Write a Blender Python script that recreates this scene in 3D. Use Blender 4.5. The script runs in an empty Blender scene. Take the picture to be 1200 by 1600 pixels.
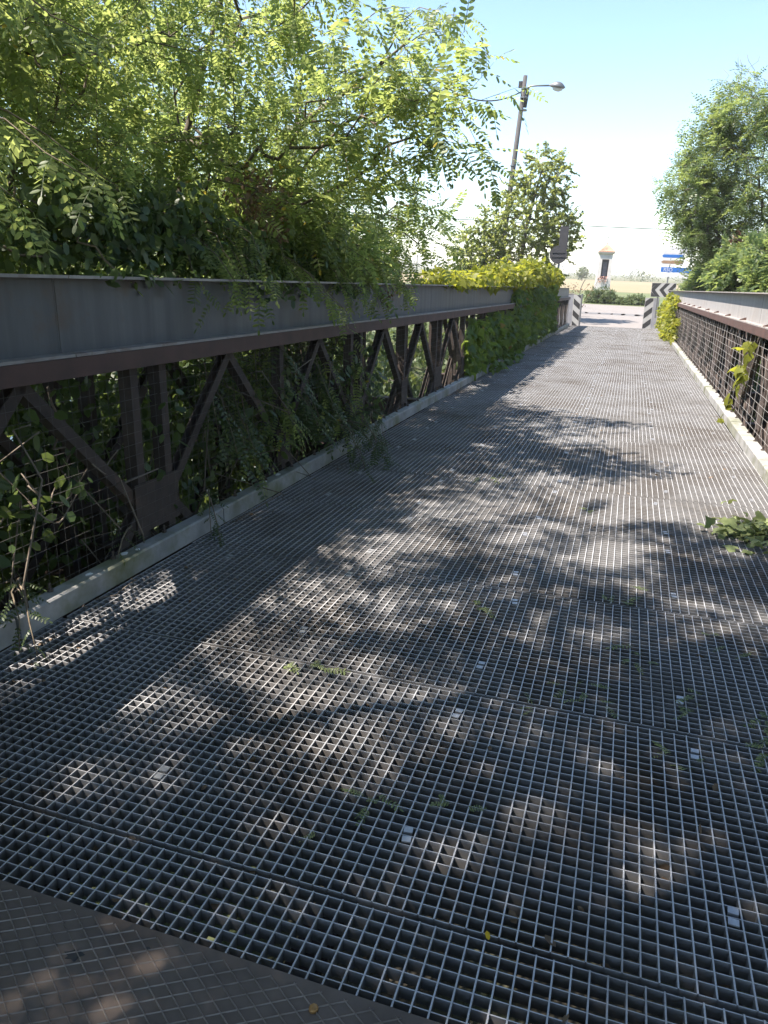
import bpy, math, random
import numpy as np
from mathutils import Matrix, Vector

RNG = np.random.default_rng(7)
random.seed(7)
scene = bpy.context.scene
COL = scene.collection

# ------------------------------------------------------------------ camera frame
# The bridge frame: X across (right), Y along the bridge, Z normal to the deck, deck top z = 0.
# The bridge runs slightly downhill, so BR turns the bridge frame into the level world.
H = 1.4
FPX, PW, PH = 1139.4, 1200.0, 1600.0
PITCH, YAW, ROLL = math.radians(17.398), math.radians(17.643), math.radians(1.416)
NUP = Vector((0.02034, -0.01792, 0.99963)).normalized()
BR = NUP.rotation_difference(Vector((0, 0, 1))).to_matrix().to_4x4()

cf = Vector((-math.sin(YAW) * math.cos(PITCH), math.cos(YAW) * math.cos(PITCH), -math.sin(PITCH)))
cr0 = cf.cross(Vector((0, 0, 1))).normalized()
cu0 = cr0.cross(cf)
cr = cr0 * math.cos(ROLL) + cu0 * math.sin(ROLL)
cu = -cr0 * math.sin(ROLL) + cu0 * math.cos(ROLL)
CAM = Vector((0, 0, H))

cam_data = bpy.data.cameras.new('camera')
cam = bpy.data.objects.new('camera', cam_data)
COL.objects.link(cam)
cam_m = Matrix((cr, cu, -cf)).transposed().to_4x4()
cam_m.translation = CAM
cam.matrix_world = BR @ cam_m
cam_data.sensor_fit = 'VERTICAL'
cam_data.sensor_height = 36.0
cam_data.lens = 36.0 * FPX / PH
cam_data.clip_start = 0.05
cam_data.clip_end = 8000
scene.camera = cam

# ------------------------------------------------------------------ light
SUN_EL = math.radians(57.5)
SUN_DIR_H = Vector((-0.85, -0.53, 0)).normalized()         # towards the sun: from the left, a little behind
world = bpy.data.worlds.new('World')
scene.world = world
world.use_nodes = True
wn = world.node_tree
bg = wn.nodes['Background']
sky = wn.nodes.new('ShaderNodeTexSky')
sky.sky_type = 'NISHITA'
sky.sun_disc = False
sky.sun_elevation = SUN_EL
sky.sun_rotation = math.atan2(SUN_DIR_H.x, SUN_DIR_H.y)
sky.air_density = 1.0
sky.dust_density = 0.25
sky.ozone_density = 1.6
wn.links.new(sky.outputs[0], bg.inputs[0])
bg.inputs[1].default_value = 0.098

sun_d = bpy.data.lights.new('sun', 'SUN')
sun_d.energy = 5.0
sun_d.angle = math.radians(0.55)
sun_d.color = (1.0, 0.91, 0.82)
sun = bpy.data.objects.new('sun', sun_d)
COL.objects.link(sun)
to_sun = Vector((SUN_DIR_H.x * math.cos(SUN_EL), SUN_DIR_H.y * math.cos(SUN_EL), math.sin(SUN_EL)))
sun.rotation_euler = to_sun.to_track_quat('Z', 'Y').to_euler()
sun.location = (-20, -8, 40)

vs = scene.view_settings
vs.view_transform = 'Standard'
vs.look = 'None'
vs.exposure = 1.7
vs.gamma = 1.0
vs.use_curve_mapping = False
cy = scene.cycles
cy.max_bounces = 8
cy.diffuse_bounces = 4
cy.glossy_bounces = 3
cy.transmission_bounces = 5
cy.transparent_max_bounces = 4
cy.volume_bounces = 2
cy.use_denoising = True
cy.caustics_reflective = False
cy.caustics_refractive = False
cy.sample_clamp_indirect = 8.0

# ------------------------------------------------------------------ pixel helpers (source photo pixels)
def ray(px, py):
    return cf + cr * ((px - PW / 2) / FPX) - cu * ((py - PH / 2) / FPX)
def on_z(px, py, z=0.0):
    d = ray(px, py); return CAM + d * ((z - H) / d.z)
def on_x(px, py, x):
    d = ray(px, py); return CAM + d * (x / d.x)
def on_y(px, py, y):
    d = ray(px, py); return CAM + d * (y / d.y)
def to_px(P):
    d = np.asarray(P, float).reshape(-1, 3) - np.array(CAM)
    zz = d @ np.array(cf)
    zz = np.where(np.abs(zz) < 1e-6, 1e-6, zz)
    return np.stack([PW / 2 + FPX * (d @ np.array(cr)) / zz, PH / 2 - FPX * (d @ np.array(cu)) / zz, zz], 1)
def w_ground(px, py, z):                      # pixel onto the level world plane z
    o = BR @ CAM; d = BR.to_3x3() @ ray(px, py)
    return o + d * ((z - o.z) / d.z)
def w_at(px, py, y):                          # pixel onto the world plane y
    o = BR @ CAM; d = BR.to_3x3() @ ray(px, py)
    return o + d * ((y - o.y) / d.y)

# ------------------------------------------------------------------ materials
MATS = {}
def nmat(name):
    m = bpy.data.materials.new(name); m.use_nodes = True
    nt = m.node_tree
    b = nt.nodes['Principled BSDF']
    MATS[name] = m
    return m, nt, b
def ramp(nt, src, stops):
    r = nt.nodes.new('ShaderNodeValToRGB')
    els = r.color_ramp.elements
    while len(els) < len(stops): els.new(0.5)
    for e, (p, c) in zip(els, stops):
        e.position = p; e.color = (*c, 1) if len(c) == 3 else c
    nt.links.new(src, r.inputs[0])
    return r
def noise(nt, scale, detail=4, rough=0.55, coord='Object', stretch=None):
    tc = nt.nodes.new('ShaderNodeNewGeometry') if coord == 'Position' else nt.nodes.new('ShaderNodeTexCoord')
    n = nt.nodes.new('ShaderNodeTexNoise')
    n.inputs['Scale'].default_value = scale
    n.inputs['Detail'].default_value = detail
    n.inputs['Roughness'].default_value = rough
    if stretch:
        mp = nt.nodes.new('ShaderNodeMapping')
        mp.inputs['Scale'].default_value = stretch
        nt.links.new(tc.outputs[coord], mp.inputs[0]); nt.links.new(mp.outputs[0], n.inputs['Vector'])
    else:
        nt.links.new(tc.outputs[coord], n.inputs['Vector'])
    return n
def mixc(nt, fac, a, b, mode='MIX'):
    m = nt.nodes.new('ShaderNodeMix'); m.data_type = 'RGBA'; m.blend_type = mode
    for i, v in ((0, fac), (6, a), (7, b)):
        if hasattr(v, 'is_output') or isinstance(v, bpy.types.NodeSocket): nt.links.new(v, m.inputs[i])
        else: m.inputs[i].default_value = v if i == 0 else (*v, 1)
    return m.outputs[2]
def bump(nt, b, h, strength=0.3, dist=0.01):
    n = nt.nodes.new('ShaderNodeBump'); n.inputs['Strength'].default_value = strength
    n.inputs['Distance'].default_value = dist
    nt.links.new(h, n.inputs['Height']); nt.links.new(n.outputs[0], b.inputs['Normal'])
def surf(name, c1, c2, scale=6, rough=0.7, metal=0.0, bmp=0.2, stretch=None, c3=None, scale3=1.5, th3=(0.55, 0.75), rough2=None, bdist=0.01):
    m, nt, b = nmat(name)
    n = noise(nt, scale, 6, 0.6, stretch=stretch)
    col = ramp(nt, n.outputs['Fac'], [(0.3, c1), (0.7, c2)]).outputs[0]
    if c3:
        n3 = noise(nt, scale3, 5, 0.65, 'Position' if name.startswith('zinc') else 'Object')
        r3 = ramp(nt, n3.outputs['Fac'], [(th3[0], (0, 0, 0)), (th3[1], (1, 1, 1))])
        col = mixc(nt, r3.outputs[0], col, c3)
    nt.links.new(col, b.inputs['Base Color'])
    b.inputs['Metallic'].default_value = metal
    b.inputs['Roughness'].default_value = rough
    if rough2 is not None:
        mr = nt.nodes.new('ShaderNodeMapRange')
        mr.inputs[3].default_value = rough; mr.inputs[4].default_value = rough2
        nt.links.new(n.outputs['Fac'], mr.inputs[0]); nt.links.new(mr.outputs[0], b.inputs['Roughness'])
    if bmp: bump(nt, b, n.outputs['Fac'], bmp, bdist)
    return m
def leaf_mat(name, c_dark, c_light, t_dark, t_light, trans=0.45, rough=0.45, dry=None, dryamt=0.06):
    m = bpy.data.materials.new(name); m.use_nodes = True
    nt = m.node_tree; b = nt.nodes['Principled BSDF']; out = nt.nodes['Material Output']
    g = nt.nodes.new('ShaderNodeNewGeometry')
    n = noise(nt, 1.3, 3, 0.5)
    ad = nt.nodes.new('ShaderNodeMath'); ad.operation = 'MULTIPLY_ADD'
    ad.inputs[1].default_value = 0.55; nt.links.new(g.outputs['Random Per Island'], ad.inputs[0])
    mu = nt.nodes.new('ShaderNodeMath'); mu.operation = 'MULTIPLY'; mu.inputs[1].default_value = 0.45
    nt.links.new(n.outputs['Fac'], mu.inputs[0]); nt.links.new(mu.outputs[0], ad.inputs[2])
    st = [(0.2, c_dark), (0.8, c_light)]; st2 = [(0.2, t_dark), (0.8, t_light)]
    c = ramp(nt, ad.outputs[0], st).outputs[0]; t = ramp(nt, ad.outputs[0], st2).outputs[0]
    if dry:
        gt = nt.nodes.new('ShaderNodeMath'); gt.operation = 'LESS_THAN'; gt.inputs[1].default_value = dryamt
        nt.links.new(g.outputs['Random Per Island'], gt.inputs[0])
        c = mixc(nt, gt.outputs[0], c, dry); t = mixc(nt, gt.outputs[0], t, dry)
    nt.links.new(c, b.inputs['Base Color'])
    b.inputs['Roughness'].default_value = rough
    b.inputs['Specular IOR Level'].default_value = 0.4
    tr = nt.nodes.new('ShaderNodeBsdfTranslucent'); nt.links.new(t, tr.inputs['Color'])
    mx = nt.nodes.new('ShaderNodeMixShader'); mx.inputs[0].default_value = trans
    nt.links.new(b.outputs[0], mx.inputs[1]); nt.links.new(tr.outputs[0], mx.inputs[2])
    nt.links.new(mx.outputs[0], out.inputs['Surface'])
    MATS[name] = m
    return m

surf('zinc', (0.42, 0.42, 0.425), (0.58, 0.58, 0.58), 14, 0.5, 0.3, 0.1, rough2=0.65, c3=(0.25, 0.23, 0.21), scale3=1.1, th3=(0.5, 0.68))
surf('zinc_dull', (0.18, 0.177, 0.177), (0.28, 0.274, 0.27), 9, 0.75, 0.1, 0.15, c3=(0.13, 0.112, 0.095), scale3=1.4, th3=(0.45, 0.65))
surf('clip_zinc', (0.32, 0.325, 0.335), (0.45, 0.45, 0.46), 30, 0.4, 0.5, 0.1)
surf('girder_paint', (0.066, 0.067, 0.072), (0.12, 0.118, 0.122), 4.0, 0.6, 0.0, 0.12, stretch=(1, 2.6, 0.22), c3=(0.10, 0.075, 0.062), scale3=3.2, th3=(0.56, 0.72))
surf('girder_paint_sunlit', (0.25, 0.24, 0.235), (0.33, 0.315, 0.305), 3.0, 0.6, 0.0, 0.08, stretch=(1, 2.2, 0.35), c3=(0.27, 0.235, 0.21), scale3=2.2)  # paler copy of the girder paint, sunlight on the right beam put into colour
surf('girder_edge', (0.22, 0.20, 0.19), (0.33, 0.30, 0.28), 7, 0.7, 0.0, 0.2, c3=(0.13, 0.07, 0.045), scale3=5)
surf('red_oxide', (0.055, 0.032, 0.027), (0.10, 0.052, 0.041), 5, 0.75, 0.0, 0.2, c3=(0.075, 0.045, 0.035), scale3=3)
surf('truss_rust', (0.032, 0.024, 0.021), (0.07, 0.05, 0.041), 8, 0.8, 0.0, 0.3, c3=(0.09, 0.052, 0.034), scale3=4, th3=(0.6, 0.8))
surf('kerb_steel', (0.20, 0.20, 0.195), (0.36, 0.355, 0.345), 6, 0.7, 0.0, 0.25, c3=(0.15, 0.155, 0.085), scale3=2.4, th3=(0.46, 0.66))
surf('kerb_stain', (0.62, 0.62, 0.60), (0.82, 0.82, 0.80), 30, 0.8)
surf('bolt_steel', (0.06, 0.05, 0.045), (0.14, 0.11, 0.09), 30, 0.6, 0.4)
surf('brass_bolt', (0.32, 0.17, 0.06), (0.45, 0.26, 0.10), 40, 0.45, 0.7)
surf('plate_steel', (0.09, 0.066, 0.052), (0.19, 0.148, 0.12), 4, 0.6, 0.2, 0.25, c3=(0.10, 0.075, 0.055), scale3=2.0, rough2=0.75)
surf('plate_rib', (0.13, 0.105, 0.088), (0.30, 0.255, 0.22), 7, 0.5, 0.35, 0.1)
surf('wire_dark', (0.07, 0.065, 0.06), (0.12, 0.11, 0.10), 20, 0.7, 0.1, 0)  # darker mesh wire, left girder only
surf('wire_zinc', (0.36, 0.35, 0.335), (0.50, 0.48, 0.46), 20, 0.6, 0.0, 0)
surf('under_steel', (0.05, 0.035, 0.03), (0.09, 0.06, 0.05), 6, 0.85)
surf('bark', (0.07, 0.055, 0.04), (0.16, 0.13, 0.10), 12, 0.9, 0, 0.5, stretch=(1, 1, 0.25))
surf('twig', (0.10, 0.075, 0.045), (0.2, 0.16, 0.11), 12, 0.85)
surf('stem_green', (0.06, 0.075, 0.025), (0.11, 0.10, 0.045), 12, 0.7)
surf('dead_stem', (0.12, 0.095, 0.07), (0.22, 0.18, 0.14), 15, 0.9)
surf('soil', (0.035, 0.03, 0.022), (0.07, 0.06, 0.04), 1.2, 0.95, 0, 0.5, c3=(0.07, 0.10, 0.03), scale3=0.5, th3=(0.42, 0.6))
surf('verge_grass', (0.06, 0.09, 0.028), (0.12, 0.13, 0.045), 0.9, 0.95, 0, 0.4, c3=(0.16, 0.135, 0.065), scale3=0.16)
surf('stubble', (0.17, 0.135, 0.07), (0.235, 0.19, 0.105), 0.5, 0.95, 0, 0.2, stretch=(0.12, 1, 1), c3=(0.13, 0.125, 0.055), scale3=0.03)
surf('far_field', (0.075, 0.08, 0.035), (0.13, 0.12, 0.06), 0.02, 0.95, 0, 0, stretch=(0.2, 1, 1))
surf('asphalt', (0.165, 0.148, 0.135), (0.215, 0.194, 0.178), 5, 0.9, 0, 0.2, c3=(0.14, 0.125, 0.113), scale3=0.35)
surf('road_dark', (0.12, 0.113, 0.107), (0.17, 0.16, 0.15), 6, 0.8)
surf('white_paint', (0.30, 0.295, 0.29), (0.38, 0.375, 0.365), 6, 0.6)
surf('black_paint', (0.02, 0.02, 0.022), (0.035, 0.034, 0.035), 6, 0.55)
surf('grey_panel', (0.20, 0.20, 0.22), (0.27, 0.27, 0.285), 4, 0.6, 0.1, 0.1, c3=(0.32, 0.32, 0.32), scale3=2.5, th3=(0.62, 0.72))
surf('plaster', (0.42, 0.40, 0.385), (0.50, 0.48, 0.46), 3, 0.9, 0, 0.2, c3=(0.31, 0.28, 0.26), scale3=1.5)
surf('terracotta', (0.40, 0.22, 0.15), (0.50, 0.31, 0.22), 6, 0.85, 0, 0.3)
surf('niche_dark', (0.03, 0.03, 0.04), (0.08, 0.07, 0.08), 6, 0.5)
surf('icon_blue', (0.05, 0.06, 0.10), (0.16, 0.14, 0.15), 9, 0.5)
surf('red_foliage', (0.14, 0.05, 0.035), (0.24, 0.10, 0.06), 20, 0.7)
surf('flower_pink', (0.35, 0.18, 0.15), (0.45, 0.28, 0.22), 40, 0.8)
surf('iron', (0.05, 0.05, 0.055), (0.09, 0.09, 0.10), 10, 0.55, 0.5)
surf('pole_wood', (0.045, 0.043, 0.043), (0.075, 0.072, 0.072), 6, 0.9, 0, 0.3, stretch=(3, 3, 0.3))
surf('lamp_grey', (0.12, 0.125, 0.13), (0.17, 0.175, 0.18), 10, 0.4, 0.4)
surf('lamp_glass', (0.55, 0.57, 0.58), (0.65, 0.66, 0.66), 10, 0.2)
surf('cable_black', (0.03, 0.03, 0.03), (0.05, 0.05, 0.05), 10, 0.6)
surf('sign_back', (0.022, 0.022, 0.026), (0.034, 0.034, 0.038), 5, 0.85, 0.0)
surf('sign_white', (0.42, 0.43, 0.44), (0.50, 0.50, 0.50), 5, 0.5)
surf('sign_blue', (0.012, 0.09, 0.30), (0.02, 0.11, 0.36), 5, 0.4)
surf('sign_brown', (0.20, 0.12, 0.07), (0.26, 0.17, 0.10), 5, 0.5)
surf('water_mat', (0.02, 0.03, 0.02), (0.035, 0.045, 0.03), 0.6, 0.1, 0, 0.15)
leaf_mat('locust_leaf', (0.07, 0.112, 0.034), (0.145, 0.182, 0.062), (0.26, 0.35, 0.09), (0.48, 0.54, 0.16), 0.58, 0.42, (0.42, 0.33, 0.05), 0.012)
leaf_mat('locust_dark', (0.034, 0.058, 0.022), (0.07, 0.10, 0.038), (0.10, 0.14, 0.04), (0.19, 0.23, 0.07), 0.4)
leaf_mat('vine_leaf', (0.05, 0.10, 0.025), (0.11, 0.165, 0.045), (0.17, 0.27, 0.04), (0.34, 0.42, 0.07), 0.5, 0.45, (0.30, 0.22, 0.06), 0.02)
leaf_mat('vine_yellow', (0.10, 0.13, 0.02), (0.20, 0.20, 0.03), (0.30, 0.34, 0.03), (0.50, 0.48, 0.05), 0.5, 0.45)
leaf_mat('ivy_leaf', (0.035, 0.065, 0.022), (0.085, 0.125, 0.042), (0.10, 0.16, 0.04), (0.22, 0.28, 0.07), 0.4, 0.38)
leaf_mat('poplar_leaf', (0.10, 0.14, 0.05), (0.19, 0.225, 0.085), (0.30, 0.36, 0.09), (0.52, 0.54, 0.14), 0.6)
leaf_mat('elder_leaf', (0.05, 0.09, 0.034), (0.115, 0.155, 0.06), (0.20, 0.28, 0.07), (0.38, 0.44, 0.13), 0.55, 0.4)
leaf_mat('thicket_leaf', (0.03, 0.05, 0.02), (0.06, 0.085, 0.03), (0.06, 0.09, 0.02), (0.12, 0.15, 0.04), 0.3)
leaf_mat('dry_leaf', (0.13, 0.085, 0.05), (0.24, 0.165, 0.10), (0.15, 0.09, 0.04), (0.25, 0.16, 0.07), 0.3, 0.7)
leaf_mat('fallen_leaf', (0.15, 0.20, 0.07), (0.29, 0.33, 0.15), (0.2, 0.24, 0.06), (0.34, 0.36, 0.12), 0.35, 0.6)
leaf_mat('yellow_leaf', (0.62, 0.42, 0.02), (0.75, 0.52, 0.03), (0.6, 0.42, 0.03), (0.7, 0.5, 0.04), 0.3, 0.5)
leaf_mat('bush_leaf', (0.045, 0.075, 0.022), (0.10, 0.13, 0.045), (0.10, 0.14, 0.03), (0.2, 0.23, 0.05), 0.35)
leaf_mat('far_leaf', (0.045, 0.062, 0.03), (0.075, 0.095, 0.045), (0.06, 0.08, 0.03), (0.09, 0.11, 0.04), 0.2)

# ------------------------------------------------------------------ mesh builder
class MB:
    def __init__(s): s.v = []; s.f = []; s.mi = []; s.m = 0
    def add(s, vs_, fs_, m=None):
        o = len(s.v); s.v += [tuple(p) for p in vs_]
        for f in fs_:
            s.f.append(tuple(i + o for i in f)); s.mi.append(s.m if m is None else m)
        return s
    def box(s, a, b, m=None, top=None):
        x0, y0, z0 = a; x1, y1, z1 = b
        v = [(x0, y0, z0), (x1, y0, z0), (x1, y1, z0), (x0, y1, z0), (x0, y0, z1), (x1, y0, z1), (x1, y1, z1), (x0, y1, z1)]
        m = s.m if m is None else m
        s.add(v, [(0, 3, 2, 1), (0, 1, 5, 4), (1, 2, 6, 5), (2, 3, 7, 6), (3, 0, 4, 7)], m)
        s.add(v[4:], [(0, 1, 2, 3)], m if top is None else top)
        return s
    def tube(s, pts, r, n=6, m=None, cap=True):
        pts = [Vector(p) for p in pts]
        rs = r if isinstance(r, (list, tuple)) else [r] * len(pts)
        o = []; prev = None
        for i, p in enumerate(pts):
            d = (pts[min(i + 1, len(pts) - 1)] - pts[max(i - 1, 0)]).normalized()
            if prev is None:
                u = d.cross(Vector((0, 0, 1)) if abs(d.z) < 0.9 else Vector((1, 0, 0))).normalized()
            else:
                u = (prev - d * prev.dot(d)).normalized()
            prev = u; w = d.cross(u)
            o += [p + (u * math.cos(2 * math.pi * k / n) + w * math.sin(2 * math.pi * k / n)) * rs[i] for k in range(n)]
        fs = []
        for i in range(len(pts) - 1):
            for k in range(n):
                fs.append((i * n + k, i * n + (k + 1) % n, (i + 1) * n + (k + 1) % n, (i + 1) * n + k))
        if cap:
            fs.append(tuple(range(n - 1, -1, -1))); fs.append(tuple((len(pts) - 1) * n + k for k in range(n)))
        return s.add(o, fs, m)
    def prism(s, poly, a, b, m=None):
        """poly: 2D list; a,b: functions mapping (u,v) -> 3D for the two ends."""
        n = len(poly)
        v = [a(*p) for p in poly] + [b(*p) for p in poly]
        fs = [(i, (i + 1) % n, n + (i + 1) % n, n + i) for i in range(n)]
        fs += [tuple(range(n - 1, -1, -1)), tuple(range(n, 2 * n))]
        return s.add(v, fs, m)
    def lathe(s, prof, n=12, c=(0, 0, 0), m=None):
        v = []
        for r, z in prof:
            v += [(c[0] + r * math.cos(2 * math.pi * k / n), c[1] + r * math.sin(2 * math.pi * k / n), c[2] + z) for k in range(n)]
        fs = []
        for i in range(len(prof) - 1):
            for k in range(n):
                fs.append((i * n + k, i * n + (k + 1) % n, (i + 1) * n + (k + 1) % n, (i + 1) * n + k))
        fs.append(tuple(range(n - 1, -1, -1))); fs.append(tuple((len(prof) - 1) * n + k for k in range(n)))
        return s.add(v, fs, m)
    def mesh(s, name, mats, smooth=False):
        me = bpy.data.meshes.new(name)
        me.from_pydata(s.v, [], s.f)
        for q in (mats if isinstance(mats, (list, tuple)) else [mats]): me.materials.append(MATS[q])
        me.polygons.foreach_set('material_index', s.mi)
        if smooth: me.polygons.foreach_set('use_smooth', [True] * len(s.f))
        me.update()
        return me
    def build(s, name, mats, parent=None, smooth=False):
        return link(name, s.mesh(name, mats, smooth), parent)

def link(name, me, parent=None, mw=None):
    o = bpy.data.objects.new(name, me); COL.objects.link(o)
    if parent is not None: o.parent = parent
    if mw is not None: o.matrix_basis = mw
    return o
ON_BRIDGE = []
def thing(name, label, cat, loc=(0, 0, 0), group=None, bridge=True, rotz=0.0):
    o = bpy.data.objects.new(name, None); COL.objects.link(o)
    o.empty_display_size = 0.2
    o.location = loc; o.rotation_euler = (0, 0, rotz)
    tag(o, label, cat, group, bridge)
    return o
def tag(o, label, cat, group=None, bridge=True):
    o['label'] = label; o['category'] = cat
    if group: o['group'] = group
    if bridge: ON_BRIDGE.append(o)
    return o
def struct(o, bridge=False, label=None):
    o['kind'] = 'structure'
    if label: o['label'] = label
    if bridge: ON_BRIDGE.append(o)
    return o
def np_mesh(name, V, F, mats, mi=None, smooth=False):
    """V (N,3); F (M,k) all the same k."""
    me = bpy.data.meshes.new(name)
    V = np.asarray(V, np.float32); F = np.asarray(F, np.int32)
    k = F.shape[1]
    me.vertices.add(len(V)); me.vertices.foreach_set('co', V.ravel())
    me.loops.add(F.size); me.loops.foreach_set('vertex_index', F.ravel())
    me.polygons.add(len(F))
    me.polygons.foreach_set('loop_start', np.arange(0, F.size, k, dtype=np.int32))
    for q in (mats if isinstance(mats, (list, tuple)) else [mats]): me.materials.append(MATS[q])
    if mi is not None: me.polygons.foreach_set('material_index', np.asarray(mi, np.int32))
    if smooth: me.polygons.foreach_set('use_smooth', np.ones(len(F), bool))
    me.update(calc_edges=True)
    return me

# ------------------------------------------------------------------ leaves
def leaf_quads(kind, rng):
    """A template leaf: verts, quads. Local +X along the leaf, +Z its upper side, length about 1."""
    V = []; F = []
    def leaflet(base, ang, L, W, droop, n=4):
        d = np.array([math.cos(ang), math.sin(ang), -droop]); d /= np.linalg.norm(d)
        s = np.array([-math.sin(ang), math.cos(ang), 0.0])
        up = np.cross(d, s); tw = rng.uniform(-.35, .35)
        s = s * math.cos(tw) + up * math.sin(tw)
        b = np.array(base); o = len(V)
        if n == 4:
            V.extend([b, b + d * L * .5 + s * W * .5, b + d * L, b + d * L * .5 - s * W * .5]); F.append([o, o + 3, o + 2, o + 1])
        else:   # six-point oval: two quads
            V.extend([b, b + d * L * .28 + s * W * .46, b + d * L * .74 + s * W * .42, b + d * L - up * .03 * L,
                      b + d * L * .74 - s * W * .42, b + d * L * .28 - s * W * .46])
            F.append([o, o + 5, o + 4, o + 3]); F.append([o, o + 3, o + 2, o + 1])
    if kind in ('pinnate', 'pinnate_far'):
        npair = int(rng.integers(6, 9)) if kind == 'pinnate' else 5
        curve = rng.uniform(.15, .5); side = rng.uniform(-.12, .12)
        def rach(t): return np.array([t, side * t * t, -curve * t * t])
        n = 6 if kind == 'pinnate' else 4
        for i in range(npair):
            t = .16 + .80 * i / npair
            for sg in (1, -1):
                L = rng.uniform(.17, .215) * (1 if .25 < t < .85 else .86) * (1 if kind == 'pinnate' else 1.35)
                leaflet(rach(t + rng.uniform(-.01, .01)), sg * rng.uniform(1.15, 1.45), L, L * .44, rng.uniform(.05, .5), n)
        leaflet(rach(.96), 0, .19, .085, .4, n)
        o = len(V); w = .008
        for t in (0, .5, .97):
            p = rach(t); V.extend([p + [0, w, 0], p - [0, w, 0]])
        F.append([o, o + 1, o + 3, o + 2]); F.append([o + 2, o + 3, o + 5, o + 4])
    elif kind == 'vine':      # heart shaped / three lobed leaf
        c = rng.uniform(.06, .16)
        P = [(0.06, 0, 0), (-.12, .26, -c), (.14, .56, -c * 1.6), (.34, .36, -.02), (.62, .44, -c), (.66, .2, 0), (1, 0, -.12),
             (.66, -.2, 0), (.62, -.44, -c), (.34, -.36, -.02), (.14, -.56, -c * 1.6), (-.12, -.26, -c)]
        P = [(x + .1, y, z) for x, y, z in P]
        V = [np.array(p) * rng.uniform(.94, 1.06) for p in P]
        F = [[0, 3, 2, 1], [0, 6, 5, 3], [0, 11, 10, 9], [0, 9, 7, 6]]
        V[3] = V[3] + (V[4] - V[3]) * .35; V[9] = V[9] + (V[8] - V[9]) * .35
    elif kind == 'oval':
        leaflet((0, 0, 0), 0, 1.0, .58, .25, 6)
    elif kind == 'spray':     # a short twig end with several leaves, for far crowns
        for i in range(5):
            t = .12 + .17 * i
            for sg in (1, -1):
                leaflet((t, 0, -.2 * t * t), sg * rng.uniform(.5, 1.2), rng.uniform(.3, .42), rng.uniform(.18, .24), rng.uniform(-.2, .6), 4)
        leaflet((.95, 0, -.18), 0, .38, .2, .3, 4)
    return np.array([np.asarray(p, float) for p in V]), np.array(F)
TPL = {}
for kd, cnt in (('pinnate', 5), ('pinnate_far', 4), ('vine', 4), ('oval', 3), ('spray', 5)):
    TPL[kd] = [leaf_quads(kd, np.random.default_rng(100 + i * 7 + len(kd))) for i in range(cnt)]

def frames(D, U):
    """Rotation matrices with x=D and z close to U."""
    D = D / (np.linalg.norm(D, axis=1, keepdims=True) + 1e-9)
    Z = U - D * np.sum(U * D, 1, keepdims=True)
    ln = np.linalg.norm(Z, axis=1, keepdims=True)
    alt = np.cross(D, np.array([[0.3, 0.9, 0.1]]))
    Z = np.where(ln < 1e-3, alt, Z); Z /= np.linalg.norm(Z, axis=1, keepdims=True) + 1e-9
    Y = np.cross(Z, D)
    return np.stack([D, Y, Z], 2)

LEAF_ME = {}
def leaf_mesh(kind, i, mat):
    k = (kind, i, mat)
    if k not in LEAF_ME:
        V, F = TPL[kind][i]
        LEAF_ME[k] = np_mesh('leaf', V, F, mat)
    return LEAF_ME[k]

def put_leaves(parent, P, R, S, kind, mat, rng, singles=0, name='crown', single_name='leaf', single_ok=None):
    """Leaves as one part, the `singles` nearest ones inside the picture as objects of their own."""
    n = len(P); which = rng.integers(0, len(TPL[kind]), n)
    own = np.zeros(n, bool)
    if singles:
        q = to_px(P)
        ok = (q[:, 2] > .4) & (q[:, 0] > 5) & (q[:, 0] < PW - 5) & (q[:, 1] > 5) & (q[:, 1] < PH - 5)
        if single_ok is not None: ok &= single_ok(P)
        sz = np.where(ok, S / np.maximum(q[:, 2], .3), -1)
        idx = np.argsort(-sz)[:singles]
        own[idx[sz[idx] > 0]] = True
    Vs = []; Fs = []; off = 0
    for t in range(len(TPL[kind])):
        sel = np.where((which == t) & ~own)[0]
        if len(sel) == 0: continue
        V, F = TPL[kind][t]
        W = np.einsum('nij,vj->nvi', R[sel] * S[sel, None, None], V) + P[sel, None, :]
        Vs.append(W.reshape(-1, 3))
        Fs.append((F[None] + (np.arange(len(sel)) * len(V))[:, None, None] + off).reshape(-1, 4)); off += len(sel) * len(V)
    if Vs:
        me = np_mesh(name, np.concatenate(Vs), np.concatenate(Fs), mat)
        c = link(name, me, parent); c['kind'] = 'stuff'
    for i in np.where(own)[0]:
        m = Matrix(R[i].tolist()).to_4x4() @ Matrix.Scale(float(S[i]), 4)
        m.translation = Vector(P[i])
        link(single_name, leaf_mesh(kind, int(which[i]), mat), parent, m)

def tubes_np(A, B, ra, rb, n):
    """Tapered n-gon tubes for edges A->B, as arrays of verts and quads."""
    D = B - A; L = np.linalg.norm(D, axis=1, keepdims=True); D = D / np.maximum(L, 1e-6)
    ref = np.where(np.abs(D[:, 2:3]) < .9, np.array([[0, 0, 1.0]]), np.array([[1.0, 0, 0]]))
    U = np.cross(D, ref); U /= np.linalg.norm(U, axis=1, keepdims=True); W = np.cross(D, U)
    a = np.arange(n) * 2 * np.pi / n
    ring = U[:, None] * np.cos(a)[None, :, None] + W[:, None] * np.sin(a)[None, :, None]
    V = np.concatenate([A[:, None] + ring * ra[:, None, None], B[:, None] + ring * rb[:, None, None]], 1)
    k = np.arange(n); f = np.stack([k, (k + 1) % n, n + (k + 1) % n, n + k], 1)
    F = f[None] + (np.arange(len(A)) * 2 * n)[:, None, None]
    return V.reshape(-1, 3), F.reshape(-1, 4)

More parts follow.
